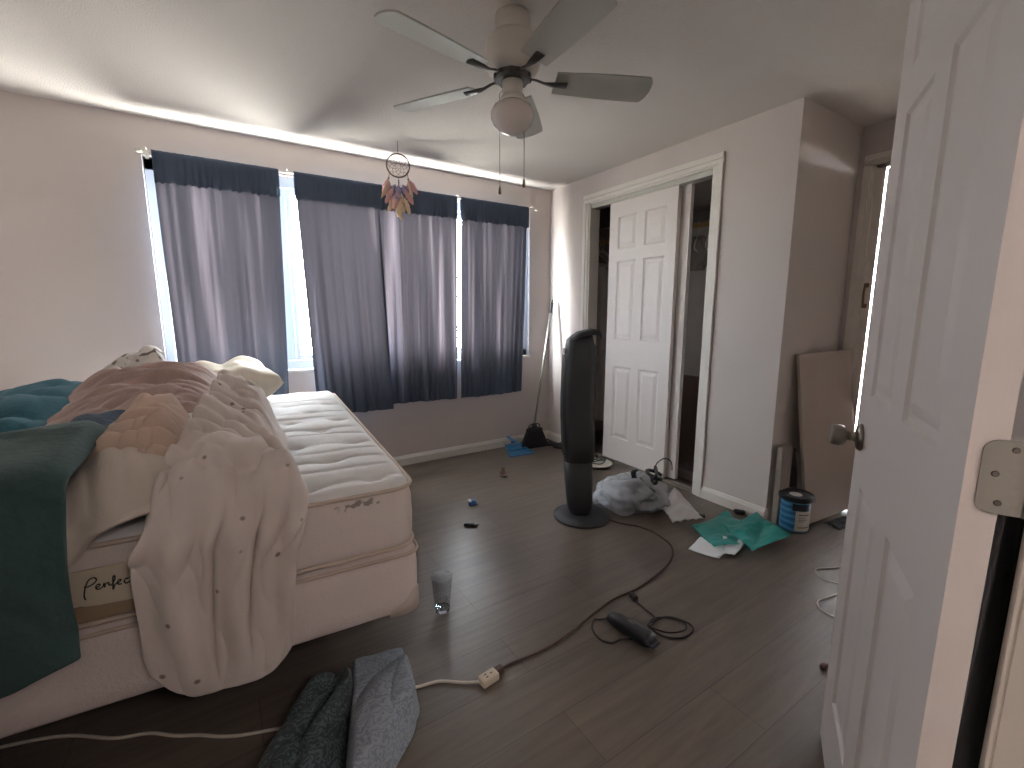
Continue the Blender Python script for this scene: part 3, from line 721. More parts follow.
def patch(name, corners, m, label, cat, fl, lift=.03, nu=70, nv=70, taper=.09, lumps=(), solid=.006, wob=.03, seed=1, base=heap, ground=ZT + .026, local=True, edge_in=.012):
    """a crumpled cloth lying on the heap; corners in (a, b); fl = list of (angle, along, across, amplitude)"""
    U, V = np.meshgrid(np.linspace(0, 1, nu), np.linspace(0, 1, nv), indexing='ij'); c = np.array(corners, float)
    P = (c[0] * ((1 - U) * (1 - V))[..., None] + c[1] * (U * (1 - V))[..., None] + c[2] * (U * V)[..., None] + c[3] * ((1 - U) * V)[..., None])
    a, b = P[..., 0], P[..., 1]
    # round the outline
    L1 = np.linalg.norm(c[1] - c[0]); L2 = np.linalg.norm(c[3] - c[0])
    sq = 1 - .16 * np.abs(2 * U - 1) ** 3 * np.abs(2 * V - 1) ** 3 * 1.0; cen = c.mean(0)
    a = cen[0] + (a - cen[0]) * sq; b = cen[1] + (b - cen[1]) * sq
    a = a + wob * nz(U * 3 + seed, V * 3, 1.5 + seed); b = b + wob * nz(U * 3, V * 3 + seed, 7.5 + seed)
    d = np.minimum(np.minimum(U, 1 - U) * L1, np.minimum(V, 1 - V) * L2); e = S(0, taper, d) ** .7
    z = base(a, b) + edge_in * (e - .5)
    for cx, cy, sx, sy, hh, an in lumps: z = z + hh * gauss(a, b, cx, cy, sx, sy, an) * e
    k = 0
    for ang, al, ac, am in fl:
        k += 1; z = z + am * (arcs(a, b, *ang, al, ac, seed * 3.1 + k * 5.7) if isinstance(ang, tuple) else folds(a, b, ang, al, ac, seed * 3.1 + k * 5.7)) * e
    z = z + lift * e
    z = ground + np.maximum(z, .002 + .004 * nz(U * 9, V * 9, seed))
    sx = -1 if local else 1
    X = smooth_grid(np.stack([sx * a, b, z], -1), 1)
    return cloth(name, X, m, label, cat, solid=solid, local=local)

m_cream = cloth_mat('cream_comforter_cloth', (212, 200, 193), .05, 'spots', (138, 122, 116), bump=.3, bscale=22)
# cream comforter: hangs over the foot and heaps up behind
nu, nv = 130, 210
U, V = np.meshgrid(np.linspace(0, 1, nu), np.linspace(0, 1, nv), indexing='ij')
hang = .34; vh = np.clip(V / hang, 0, 1); vt = np.clip((V - hang) / (1 - hang), 0, 1)
aL = .672 - .0 * np.sin(PI * vh) + .00 * vh; aR = .350 - .055 * vh + .02 * np.sin(PI * vh)
aL = aL - .035 * S(.8, 1, vh) - .075 * S(.05, .8, vt); aR = aR + .035 * np.sin(PI * np.clip(vt * 1.2, 0, 1)) + .16 * S(.62, 1, vt)
a = aL + (aR - aL) * U
hemz = .228 + .09 * np.clip((np.abs(2 * U - 1.0) - .4) / .6, 0, 1) ** 2 + .03 * (1 - U) ** 3
edge = S(0, .10 + .22 * S(.1, .4, vt), np.minimum(U * 1.6, 1 - U))
bt = -.03 + .93 * vt ** 1.05
zt = .035 + .055 * np.sin(PI * U) ** .5 * S(.0, .25, vt) + .125 * gauss(a, bt, .55, .66, .10, .16) + .045 * gauss(a, bt, .40, .54, .06, .11) + .07 * gauss(a, bt, .58, .30, .08, .12)
top = ZT + .026 + (zt - .01 + .045 * folds(a, bt, 1.9, .42, .085, 2.2, .10) + .038 * arcs(a, bt, .62, .05, .30, .055, 4.4, .05) + .014 * folds(a, bt, .7, .14, .032, 9.4, .04)) * (.15 + .85 * edge) * (1 - .95 * S(.9, 1, vt))
# hang: deep soft folds, fading into the top edge
fo = .016 * np.cos(2 * PI * (2.55 * U + .08 * vh) + 2.6) * S(0, .5, vh) + .008 * S(0, .6, vh) * np.sin(2 * PI * 5.2 * U + 1.2 * vh + .6)
crease = -.026 * np.exp(-((U - .42 - .03 * vh) / .018) ** 2) * S(.0, .35, vh) - .034 * np.exp(-((U - .70 + .05 * (1 - vh)) / .020) ** 2) * S(.12, .45, vh)
crk = .014 * folds(a, vh * .5, 1.4, .28, .07, 8.1, .06) + .034 * folds(a, vh * .5, 1.9, .20, .05, 12.3, .05) * S(.55, .95, vh)
yh = -.050 - .022 * np.sin(PI * vh * .9) - (fo * (.55 + .45 * (1 - vh)) + crease + crk * (.4 + .6 * vh)) * S(1.02, .82, vh) * .9
zh = hemz + (ZT + .03 - hemz) * vh
k = S(.90, 1.0, vh)
y = np.where(V < hang, yh, bt - .02 * (1 - S(0, .05, vt))); z = np.where(V < hang, zh, top)
X = np.stack([-a, y, z], -1)
for _ in range(8):  # round the turn over the mattress edge
    s = slice(int(nv * hang) - 7, int(nv * hang) + 9); Q = X.copy(); Q[:, 1:-1] = .5 * X[:, 1:-1] + .25 * (X[:, :-2] + X[:, 2:]); X[:, s] = Q[:, s]
X = smooth_grid(X, 2)
cloth('comforter', X, m_cream, 'cream comforter with small dark spots hanging over the foot of the bed', 'comforter', solid=.010)

# white sheet corner hanging left of the comforter
nu, nv = 70, 70
U, V = np.meshgrid(np.linspace(0, 1, nu), np.linspace(0, 1, nv), indexing='ij'); hang = .38; vh = np.clip(V / hang, 0, 1); vt = np.clip((V - hang) / (1 - hang), 0, 1)
a = .80 - .20 * U + .02 * (1 - vh) * (1 - U); low = .655 + .09 * S(.12, .75, U) - .02 * np.exp(-((U - .18) / .12) ** 2)
bt = -.03 + .42 * vt
zt = .05 + .085 * np.sin(PI * (.15 + .7 * U)) * S(.0, .3, vt) + .06 * vt + .02 * folds(a, bt, .9, .25, .08, 5.5, .08)
y = np.where(V < hang, -.040 - .020 * np.sin(PI * vh) - .014 * np.cos(2 * PI * 1.6 * U + vh), bt); z = np.where(V < hang, low + (ZT + .045 - low) * vh, ZT + zt)
X = np.stack([-a, y, z], -1)
for _ in range(8): X[:, 1:-1] = .5 * X[:, 1:-1] + .25 * (X[:, :-2] + X[:, 2:])
cloth('bed_sheet', X, cloth_mat('off_white_sheet', (206, 194, 182), .04), 'off white sheet corner slipping over the mattress edge beside the sewn label', 'sheet', solid=.005)

# dark green blanket at the far left
nu, nv = 70, 110
U, V = np.meshgrid(np.linspace(0, 1, nu), np.linspace(0, 1, nv), indexing='ij'); hang = .60; vh = np.clip(V / hang, 0, 1); vt = np.clip((V - hang) / (1 - hang), 0, 1)
aR = .775 - .022 * S(.0, .9, vh); a = 1.36 + (aR - 1.36) * U
low = .385 + .03 * np.sin(2.4 * PI * U) + .02 * U; bt = -.06 + .50 * vt ** .9
topz = .865 + .02 * S(0, .5, vt) - .16 * S(.55, 1, vt)  - .03 * S(.93, 1, U) ** 2 + .012 * np.sin(5 * U + 4 * vt)
yh = -.055 - .045 * np.sin(PI * np.clip(vh * .95, 0, 1)) * S(0, .6, vh) - .012 * np.cos(2 * PI * 2.2 * U + 1.5 * vh) * (1.1 - vh) - .010 * folds(a, vh * .6, 1.5, .3, .10, 3.7, .06)
y = np.where(V < hang, yh, bt); z = np.where(V < hang, low + (.865 - low) * vh, topz + .014 * folds(a, bt, .3, .3, .10, 6.1, .08))
X = np.stack([-a, y, z], -1)
for _ in range(40):
    s = slice(int(nv * hang) - 22, int(nv * hang) + 20); Q = X.copy(); Q[:, 1:-1] = .5 * X[:, 1:-1] + .25 * (X[:, :-2] + X[:, 2:]); X[:, s] = Q[:, s]
cloth('blanket', smooth_grid(X, 2), cloth_mat('dark_green_fleece', (58, 78, 76), .08, bump=.25, bscale=60), 'dark green fleece blanket hanging over the left foot of the bed', 'blanket', solid=.012)

m_pink = cloth_mat('dusty_pink_blanket_cloth', (170, 147, 140), .07, bump=.3, bscale=40)
patch('blanket', [(.99, .40), (.56, .52), (.52, 1.30), (1.02, 1.28)], m_pink, 'dusty pink blanket heaped in folds on the middle of the bed', 'blanket',
      [((.62, .25), .55, .085, .050), ((.55, .40), .30, .042, .020), (2.2, .3, .05, .010)], lift=-.022, nu=120, nv=120, lumps=[(.64, 1.0, .10, .2, .03, 0), (.92, .75, .08, .15, .03, .4)], seed=2, taper=.13)
patch('blanket', [(1.36, .38), (.93, .42), (.95, 1.12), (1.36, 1.15)], cloth_mat('teal_fleece', (46, 92, 104), .08, bump=.25, bscale=60), 'bright teal blanket bunched against the wall side of the bed', 'blanket',
      [(.4, .5, .2, .035), (1.5, .3, .1, .015)], lift=-.012, lumps=[(1.06, .82, .12, .18, .03, 0)], seed=5, taper=.12)
patch('bath_towel', [(.90, .12), (.70, .16), (.72, .56), (.93, .56)], cloth_mat('navy_terry', (58, 74, 90), .08, bump=.5, bscale=90), 'navy blue towel wedged between the green blanket and the white sheet', 'towel',
      [(.6, .3, .10, .03), (1.7, .2, .06, .012)], lift=.002, nu=50, nv=50, seed=8)
patch('blanket', [(.80, .10), (.58, .10), (.60, .52), (.76, .56)], cloth_mat('peach_beige_fleece', (200, 176, 160), .08, bump=.3, bscale=50), 'peach beige blanket rolled between navy towel and cream comforter', 'blanket',
      [((.80, .55), .5, .065, .050), (1.9, .25, .035, .020)], lift=.004, nu=90, nv=90, lumps=[(.69, .33, .06, .13, .03, -.3)], seed=11, taper=.07)
patch('throw_blanket', [(.99, 1.00), (.70, 1.0), (.70, 1.26), (.97, 1.28)], cloth_mat('white_fuzzy_print', (208, 203, 198), .05, 'print', (112, 102, 96), bump=.6, bscale=60), 'white fuzzy throw with dark print on top of the bedding heap', 'throw',
      [(.4, .2, .08, .03), (1.9, .12, .05, .02)], lift=.060, nu=50, nv=50, lumps=[(.80, 1.16, .06, .08, .035, 0)], seed=14)

patch('pillowcase', [(.56, .40), (.325, .46), (.35, .80), (.56, .86)], cloth_mat('taupe_cotton', (188, 174, 164), .05, bump=.3, bscale=30), 'rumpled taupe pillowcase spilling from the comforter onto the bare mattress', 'pillowcase',
      [((.66, .60), .5, .05, .034), (1.2, .2, .04, .012)], lift=.055, nu=70, nv=70, seed=31, taper=.05, wob=.02, base=lambda a, b: 0 * a, lumps=[(.42, .63, .05, .09, .025, 0)])
def pillow(name, c, size, rot, m, label, seed, parent_bed=True):
    rg = np.random.default_rng(seed); n = 41
    U, V = np.meshgrid(np.linspace(-1, 1, n), np.linspace(-1, 1, n), indexing='ij')
    w, d, t = size; pr = (np.clip(1 - U ** 4, 0, 1) * np.clip(1 - V ** 4, 0, 1)) ** .42
    bx = U * w / 2 * (1 - .10 * (1 - V * V) * np.abs(U)); by = V * d / 2 * (1 - .10 * (1 - U * U) * np.abs(V))
    wr = sum(rg.normal() * np.sin(rg.normal(0, 5) * U + rg.normal(0, 5) * V + rg.uniform(0, 6)) for _ in range(10)) * .006
    wr2 = sum(np.abs(np.sin((3 + k) * (U * math.cos(k) + V * math.sin(k)) + k)) for k in range(4)) * .008
    me = []
    bm = bm_new(); G = []
    for s in (1, -1):
        z = s * pr * t / 2 + (wr + wr2) * pr
        G.append([[bm.verts.new((bx[i, j], by[i, j], z[i, j])) for j in range(n)] for i in range(n)])
    for q, g in enumerate(G):
        for i in range(n - 1):
            for j in range(n - 1): bm.faces.new((g[i][j], g[i + 1][j], g[i + 1][j + 1], g[i][j + 1]) if q == 0 else (g[i][j], g[i][j + 1], g[i + 1][j + 1], g[i + 1][j]))
    bmesh.ops.remove_doubles(bm, verts=bm.verts, dist=1e-5)
    M = Matrix.Translation(c) @ rot
    for v in bm.verts: v.co = M @ v.co
    return tag(bed_at(obj(name, bm, m, None, True)), label, 'pillow')
pillow('pillow', (-.575, 1.585, .798), (.50, .36, .19), Matrix.Rotation(.25, 4, 'Z') @ Matrix.Rotation(-.06, 4, 'Y') @ Matrix.Rotation(.06, 4, 'X'), cloth_mat('yellowed_pillow_cotton', (216, 207, 192), .05, bump=.3, bscale=30), 'yellowed cream pillow at the window end of the bed', 4)
# ------------------------------------------------------------------ tower fan
m_blk = mat('matte_black_plastic', (33, 33, 37), .55, bump=.05, bscale=300)
tf = thing('tower_fan', 'black tower fan on a round base in the middle of the floor', 'fan', (1.70, 1.885, 0), -math.radians(32.7))
bm = bm_new(); lathe(bm, [(0, .0), (.163, .0), (.166, .006), (.162, .014), (.13, .026), (.10, .032), (0, .034)], 48); obj('base', bm, m_blk, tf, True)
def sec(l, r, d, z, tx=0):
    cx = (l + r) / 2; return [Vector((p.x, p.y, z + tx * p.x)) for p in rrect(r - l, d, min(.045, (r - l) * .35, d * .35), 0, 5, cx, 0)]
bm = bm_new(); loft(bm, [sec(-.072, .048, .12, .03), sec(-.085, .055, .13, .06), sec(-.094, .056, .135, .12), sec(-.103, .053, .14, .22), sec(-.11, .048, .145, .345)])
obj('neck', bm, m_blk, tf, True)
bm = bm_new(); loft(bm, [sec(-.108, .051, .148, .346), sec(-.112, .057, .155, .352), sec(-.120, .056, .16, .48), sec(-.126, .050, .165, .60), sec(-.127, .050, .165, .72), sec(-.124, .053, .16, .86), sec(-.118, .056, .158, .96), sec(-.114, .054, .152, 1.0), sec(-.112, .040, .148, 1.02), sec(-.108, .036, .14, 1.04), sec(-.09, .034, .12, 1.056), sec(-.06, .03, .09, 1.064)])
obj('body', bm, m_blk, tf, True)
bm = bm_new()   # raised carry handle that overhangs to the back
R = []
for t, (xx, zz, w, h) in enumerate([(-.105, 1.015, .09, .02), (-.085, 1.045, .13, .03), (-.045, 1.066, .15, .034), (-.005, 1.076, .145, .034), (.03, 1.084, .14, .032), (.06, 1.081, .125, .03), (.076, 1.068, .10, .024), (.080, 1.052, .07, .014)]):
    R.append([Vector((xx + p.y * (.25 if t < 2 else -.1 if t > 5 else 0), p.x, zz + p.y)) for p in rrect(w, h, h * .45, 0, 3)])
loft(bm, R); obj('handle', bm, m_blk, tf, True)
m_slat = mat('fan_grille_black', (20, 20, 23), .5)
bm = bm_new()
for i in range(46):
    z = .40 + i * .0118; l = np.interp(z, [.35, .48, .6, .72, .86, .96], [-.112, -.120, -.126, -.127, -.124, -.118])
    box(bm, (l - .0035, -.055, z), (l + .012, .055, z + .004))
obj('grille', bm, m_slat, tf)
bm = bm_new()
for yy in (-.058, 0, .058): tube(bm, [(np.interp(z, [.35, .48, .6, .72, .86, .96], [-.112, -.120, -.126, -.127, -.124, -.118]) - .003, yy, z) for z in (.375, .5, .6, .72, .86, .955)], .003, 6)
obj('grille_bars', bm, m_blk, tf)
bm = bm_new(); box(bm, (-.122, -.04, .962), (-.10, .04, .992), .003); obj('control_panel', bm, mat('glossy_panel', (44, 44, 48), .2), tf)

# ------------------------------------------------------------------ cords
m_bcord = mat('brown_cord', (70, 48, 41), .6); m_wcord = mat('white_cord', (206, 198, 186), .5)
def cord(name, pts, r, m, label, n=10, z=None):
    bm = bm_new(); P = [(p[0], p[1], (p[2] if len(p) > 2 else r + .001)) for p in pts]; tube(bm, catmull(P, n), r, 8); return obj(name, bm, m, None, True)
o = tag(cord('power_cord', [(1.74, 1.815, .02), (1.80, 1.72), (1.827, 1.664), (1.87, 1.60), (1.885, 1.50), (1.84, 1.356), (1.693, 1.264), (1.44, 1.211), (1.261, 1.212), (1.029, 1.163), (.872, 1.142), (.73, 1.151), (.672, 1.138, .012)], .0042, m_bcord, ''), 'brown power cord running from the tower fan across the floor', 'cord')
bm = bm_new(); box(bm, (-.022, -.011, 0), (.012, .011, .022), .004); 
for v in bm.verts: v.co = Matrix.Translation((.682, 1.141, .002)) @ Matrix.Rotation(.15, 4, 'Z') @ v.co
obj('plug', bm, m_bcord, o)
ex = tag(cord('extension_cord', [(.612, 1.128, .012), (.56, 1.165), (.498, 1.211), (.436, 1.227), (.39, 1.238), (.31, 1.236), (.15, 1.27), (-.019, 1.327), (-.09, 1.36), (-.151, 1.404), (-.21, 1.44), (-.271, 1.488), (-.352, 1.522), (-.46, 1.60), (-.571, 1.645), (-.8, 1.70)], .0045, m_wcord, ''), 'white extension cord coming from under the bed', 'extension cord')
bm = bm_new(); box(bm, (-.030, -.019, 0), (.034, .019, .026), .007)
for v in bm.verts: v.co = Matrix.Translation((.632, 1.129, .001)) @ Matrix.Rotation(.12, 4, 'Z') @ v.co
so = obj('socket_block', bm, mat('ivory_plastic', (214, 200, 178), .45), ex)
bm = bm_new()
for dx, dy in ((-.008, -.006), (-.008, .006), (.012, 0)): box(bm, (dx - .004, dy - .0012, .0262), (dx + .004, dy + .0012, .0275))
for v in bm.verts: v.co = Matrix.Translation((.632, 1.129, .001)) @ Matrix.Rotation(.12, 4, 'Z') @ v.co
obj('slot', bm, m_dark, so)
tag(cord('cable', [(2.50, .80), (2.345, .815), (2.25, .86), (2.205, .845), (2.18, .80), (2.20, .735), (2.14, .72), (2.05, .735), (1.985, .745), (1.94, .715), (1.935, .66), (2.0, .61)], .0032, m_wcord, ''), 'thin white cable looping out beside the open door', 'cable')

# hair clipper with its cord
hc = thing('hair_clipper', 'black hair clipper lying with its coiled cord on the floor', 'hair clipper', (1.188, 1.035, 0), -1.45)
R = []
for xx, w, h, zc in ((-.098, .03, .024, .02), (-.09, .046, .036, .022), (-.05, .058, .046, .025), (0, .06, .046, .026), (.045, .062, .046, .026), (.075, .066, .042, .026), (.09, .058, .032, .026)):
    R.append([Vector((xx, p.x, zc + p.y)) for p in rrect(w, h, h * .42, 0, 4)])
bm = bm_new(); loft(bm, R); obj('body', bm, mat('clipper_black', (24, 25, 30), .35), hc, True)
bm = bm_new(); box(bm, (.088, -.023, .018), (.106, .023, .026), .002, 1)
for k in range(15): box(bm, (.106, -.022 + k * .003, .019), (.113, -.0205 + k * .003, .022))
obj('blade_head', bm, mat('clipper_steel', (70, 72, 80), .3, metal=.8), hc)
bm = bm_new(); box(bm, (-.012, -.008, .046), (.02, .008, .0515), .003); obj('switch', bm, mat('clipper_grey', (70, 72, 78), .4), hc)
m_ccord = mat('dark_cord', (34, 28, 28), .55)
iw = Matrix.Rotation(1.45, 4, 'Z') @ Matrix.Translation((-1.188, -1.035, 0))
path = [(1.176, 1.125, .016), (1.15, 1.15), (1.124, 1.161), (1.085, 1.128), (1.071, 1.073), (1.094, 1.035), (1.135, 1.03), (1.19, 1.0), (1.246, 1.005), (1.315, 1.025, .010), (1.388, 1.013), (1.419, .945), (1.387, .913), (1.323, .917), (1.274, .968), (1.285, 1.03, .012), (1.36, 1.03), (1.40, .965, .01), (1.37, .93, .011), (1.30, .955, .012), (1.27, 1.021, .012), (1.32, 1.029, .016), (1.343, 1.099), (1.351, 1.154)]
bm = bm_new(); tube(bm, [iw @ Vector(v) for v in catmull([(p[0], p[1], p[2] if len(p) > 2 else .0045) for p in path], 10)], .0034, 8); cc = obj('cord', bm, m_ccord, hc, True)
bm = bm_new(); box(bm, (-.02, -.012, .0), (.02, .012, .022), .005)
box(bm, (.02, -.006, .009), (.034, -.0045, .014)); box(bm, (.02, .0045, .009), (.034, .006, .014))
for v in bm.verts: v.co = iw @ (Matrix.Translation((1.357, 1.172, .001)) @ Matrix.Rotation(1.25, 4, 'Z') @ v.co)
obj('plug', bm, m_ccord, cc)

# ------------------------------------------------------------------ tumbler
gl = glass_mat('clear_glass', (244, 246, 247), .14)
dg = thing('drinking_glass', 'clear drinking glass standing near the corner of the bed', 'glass', (.652, 1.535, 0))
bm = bm_new(); lathe(bm, [(.0298, .020), (.031, .024), (.0395, .118), (.043, .152), (.042, .1545), (.0405, .153), (.037, .118), (.0285, .026), (.02, .021), (0, .0205)], 40); obj('bowl', bm, gl, dg, True)
gb = mat('solid_glass', (250, 252, 252), .02, trans=1); gb.node_tree.nodes['Principled BSDF'].inputs['IOR'].default_value = 1.45
bm = bm_new(); lathe(bm, [(0, .0012), (.024, .001), (.0285, .004), (.0297, .0195), (.018, .0185), (0, .017)], 12); obj('thick_base', bm, gb, dg)

# ------------------------------------------------------------------ small things on the floor
bm = bm_new(); R = [[Vector((xx, p.x, .011 + p.y)) for p in rrect(w, h, h * .45, 0, 4)] for xx, w, h in ((-.04, .018, .012), (-.036, .024, .018), (.012, .025, .019), (.02, .024, .018))]
loft(bm, R); lt = thing('lighter', 'black pocket lighter on the floor beside the mattress', 'lighter', (1.085, 2.118, 0), -.69)
obj('body', bm, mat('lighter_black', (22, 20, 22), .3), lt, True)
bm = bm_new(); box(bm, (.02, -.010, .004), (.036, .010, .019), .002); lathe(bm, [(0, -.004), (.006, -.004), (.006, .004), (0, .004)], 12, (.036, 0, .016)); obj('metal_cap', bm, mat('dull_steel', (120, 116, 112), .35, metal=.9), lt)
bm = bm_new(); box(bm, (-.022, -.018, 0), (.022, .018, .03), .004)
bc = thing('small_box', 'small bright blue box on the floor between lighter and dustpan', 'box', (1.225, 2.375, .0005), -.3); obj('carton', bm, mat('blue_card', (46, 92, 152), .5), bc)
bm = bm_new(); box(bm, (-.0225, -.0185, .022), (-.004, .0185, .0305), .003); obj('white_flap', bm, mat('pale_card', (190, 186, 176), .6), bc)
bm = bm_new(); box(bm, (.02, -.012, 0), (.034, .012, .006), .002); obj('tab', bm, mat('blue_card', (46, 92, 152), .5), bc)
bt = thing('bottle_cap_toy', 'small brown figure shaped bit of rubbish lying near the window wall', 'rubbish', (1.655, 2.70, 0), .4)
bt.name = 'wooden_peg'
bm = bm_new(); lathe(bm, [(0, .0005), (.026, .0005), (.03, .012), (.022, .03), (.012, .042), (.016, .052), (.012, .064), (0, .068)], 18); obj('body', bm, mat('brown_wood', (112, 88, 72), .6), bt, True)
bm = bm_new(); lathe(bm, [(.0272, .008), (.0312, .010), (.0302, .016), (.0272, .018)], 18); obj('band', bm, mat('pale_band', (150, 140, 126), .5), bt, True)

# broom and dustpan in the corner
br = thing('broom', 'black broom with a long silver handle leaning in the corner', 'broom', (2.27, 3.17, 0), -.12)
m_br = mat('broom_black', (34, 34, 38), .7, bump=.6, bscale=60, stretch=(14, 14, 1))
R = []
for z, w, d in ((.0, .27, .07), (.02, .262, .066), (.10, .20, .05), (.135, .17, .045), (.15, .155, .04)): R.append([Vector((p.x, p.y, z + .0005)) for p in rrect(w, d, d * .4, 0, 4)])
bm = bm_new(); loft(bm, R); obj('bristles', bm, m_br, br, True)
R = [[Vector((p.x, p.y, z)) for p in rrect(w, d, d * .42, 0, 4)] for z, w, d in ((.148, .16, .046), (.16, .165, .05), (.172, .15, .045), (.185, .06, .036), (.215, .03, .03))]
bm = bm_new(); loft(bm, R); obj('broom_cap', bm, mat('broom_cap_black', (28, 28, 32), .45), br, True)
pole_dir = Vector((.205, .07, 1.07))
base = Vector((0, 0, .19)); bm = bm_new(); tube(bm, [base, base + pole_dir], .0105, 12); obj('handle', bm, mat('silver_pole', (176, 176, 172), .35, metal=.6), br, True)
bm = bm_new(); tube(bm, [base + pole_dir * .93, base + pole_dir * 1.015], .0135, 12); tube(bm, catmull([base + pole_dir * 1.01 + Vector((.0, 0, 0)), base + pole_dir * 1.03 + Vector((.006, 0, .0)), base + pole_dir * 1.035, base + pole_dir * 1.01 + Vector((-.006, 0, 0))], 4), .004, 6); obj('grip', bm, m_dark, br, True)
bm = bm_new(); tube(bm, catmull([(-.055, 0, .165), (-.05, 0, .20), (0, -.005, .215), (.05, 0, .20), (.055, 0, .165)], 6), .005, 8); obj('wire_brace', bm, m_dark, br, True)
dp = thing('dustpan', 'blue plastic dustpan on the floor in front of the broom', 'dustpan', (2.06, 3.11, 0), -.12)
m_dp = mat('blue_plastic', (44, 104, 148), .4)
bm = bm_new()
n = 13; G = []
for i in range(n):
    t = i / (n - 1); hw = .125 - .045 * t; row = []
    for j in range(15):
        s = j / 14 * 2 - 1; edge = max(0, abs(s) - .82) / .18; back = max(0, t - .75) / .25
        row.append(bm.verts.new((hw * s, -.09 + .19 * t, .003 + .008 * t + .026 * edge * t + .045 * back ** 2 * (1 - .35 * s * s))))
    G.append(row)
for i in range(n - 1):
    for j in range(14): bm.faces.new((G[i][j], G[i][j + 1], G[i + 1][j + 1], G[i + 1][j]))
o = obj('tray', bm, m_dp, dp, True); s = o.modifiers.new('t', 'SOLIDIFY'); s.thickness = .003
bm = bm_new(); R = [[Vector((p.x, yy, zz + p.y)) for p in rrect(w, h, h * .45, 0, 3)] for yy, zz, w, h in ((.088, .068, .06, .012), (.10, .075, .036, .014), (.15, .085, .03, .014), (.20, .09, .034, .014), (.215, .09, .022, .01))]
loft(bm, R); obj('handle', bm, m_dp, dp, True)
bm = bm_new(); box(bm, (-.09, .03, .0105), (.09, .036, .02), .002); obj('ridge', bm, m_dp, dp)
# flip flops right of the broom
def flipflop(loc, rz, label, grp):
    t = thing('flip_flop', label, 'flip flop', loc, rz, grp); ring = []
    for k in range(28):
        a = 2 * PI * k / 28; xx = .12 * math.cos(a); wv = .038 + .008 * math.sin(xx * 20) + .006 * xx / .12; ring.append((xx, wv * math.sin(a)))
    bm = bm_new(); loft(bm, [[Vector((p[0] * f, p[1] * f, z)) for p in ring] for f, z in ((.97, .001), (1, .006), (1, .014), (.96, .018))]); obj('sole', bm, mat('flipflop_dark', (46, 42, 42), .7), t)
    bm = bm_new(); tube(bm, catmull([(-.02, .042, .012), (.03, .03, .045), (.075, 0, .03)], 6), .0045, 6); tube(bm, catmull([(-.02, -.042, .012), (.03, -.03, .045), (.075, 0, .03)], 6), .0045, 6); tube(bm, [(.075, 0, .032), (.075, 0, .016)], .003, 6); obj('strap', bm, m_dark, t, True)
flipflop((2.42, 3.14, .0), 2.3, 'dark flip flop in the corner just right of the broom', 'dark flip flops by the corner')
flipflop((2.47, 2.98, .0), 2.1, 'dark flip flop nearer the closet than its pair', 'dark flip flops by the corner')
# plate with tangled cable behind the fan
pl = thing('plate', 'pale plate lying at the closet behind the tower fan', 'plate', (2.40, 2.50, 0))
bm = bm_new(); lathe(bm, [(0, .001), (.06, .001), (.07, .004), (.115, .018), (.118, .021), (.112, .021), (.068, .009), (0, .007)], 40); obj('dish', bm, mat('pale_ceramic', (198, 196, 186), .3), pl, True)
bm = bm_new(); lathe(bm, [(.1165, .0185), (.119, .021), (.116, .0225), (.113, .021)], 40); obj('rim', bm, mat('grey_green_rim', (140, 148, 138), .3), pl, True)
pts = [(.07 * math.cos(t * 1.9) * (1 - .05 * t) + .02 * math.sin(3.1 * t), .06 * math.sin(t * 1.9) + .015 * math.cos(2.3 * t), .024 + .008 * math.sin(4.7 * t) + .004 * t) for t in [i * .33 for i in range(22)]]
bm = bm_new(); tube(bm, catmull([(2.40 + p[0], 2.50 + p[1], p[2]) for p in pts] + [(2.49, 2.46, .045), (2.53, 2.44, .02)], 5), .004, 6); tag(obj('cable_tangle', bm, mat('grey_green_cable', (74, 78, 72), .6), None, True), 'tangled dark cable lying on the pale plate', 'cable')
bm = bm_new(); tube(bm, catmull([(2.50, 2.75, .02), (2.46, 2.70, .03), (2.44, 2.66, .045), (2.47, 2.60, .04), (2.52, 2.62, .02)], 6), [.012 + .004 * math.sin(i) for i in range(25)], 8); tag(obj('leather_strap', bm, mat('red_brown_leather', (84, 56, 48), .6), None, True), 'red brown strap curled on the floor at the closet', 'strap')

# ------------------------------------------------------------------ plastic bag with black things
from mathutils import noise as mn
m_bag = bpy.data.materials.new('clear_bag_film'); m_bag.use_nodes = True; nt = m_bag.node_tree; b = nt.nodes['Principled BSDF']
b.inputs['Base Color'].default_value = lin((226, 230, 238)); b.inputs['Roughness'].default_value = .16; b.inputs['Alpha'].default_value = .38; b.inputs['Specular IOR Level'].default_value = .7
tc = nt.nodes.new('ShaderNodeTexCoord'); n1 = nt.nodes.new('ShaderNodeTexNoise'); n1.inputs['Scale'].default_value = 26; n1.inputs['Detail'].default_value = 3; bp = nt.nodes.new('ShaderNodeBump'); bp.inputs['Strength'].default_value = .6; bp.inputs['Distance'].default_value = .01
nt.links.new(tc.outputs['Object'], n1.inputs['Vector']); nt.links.new(n1.outputs['Fac'], bp.inputs['Height']); nt.links.new(bp.outputs[0], b.inputs['Normal'])
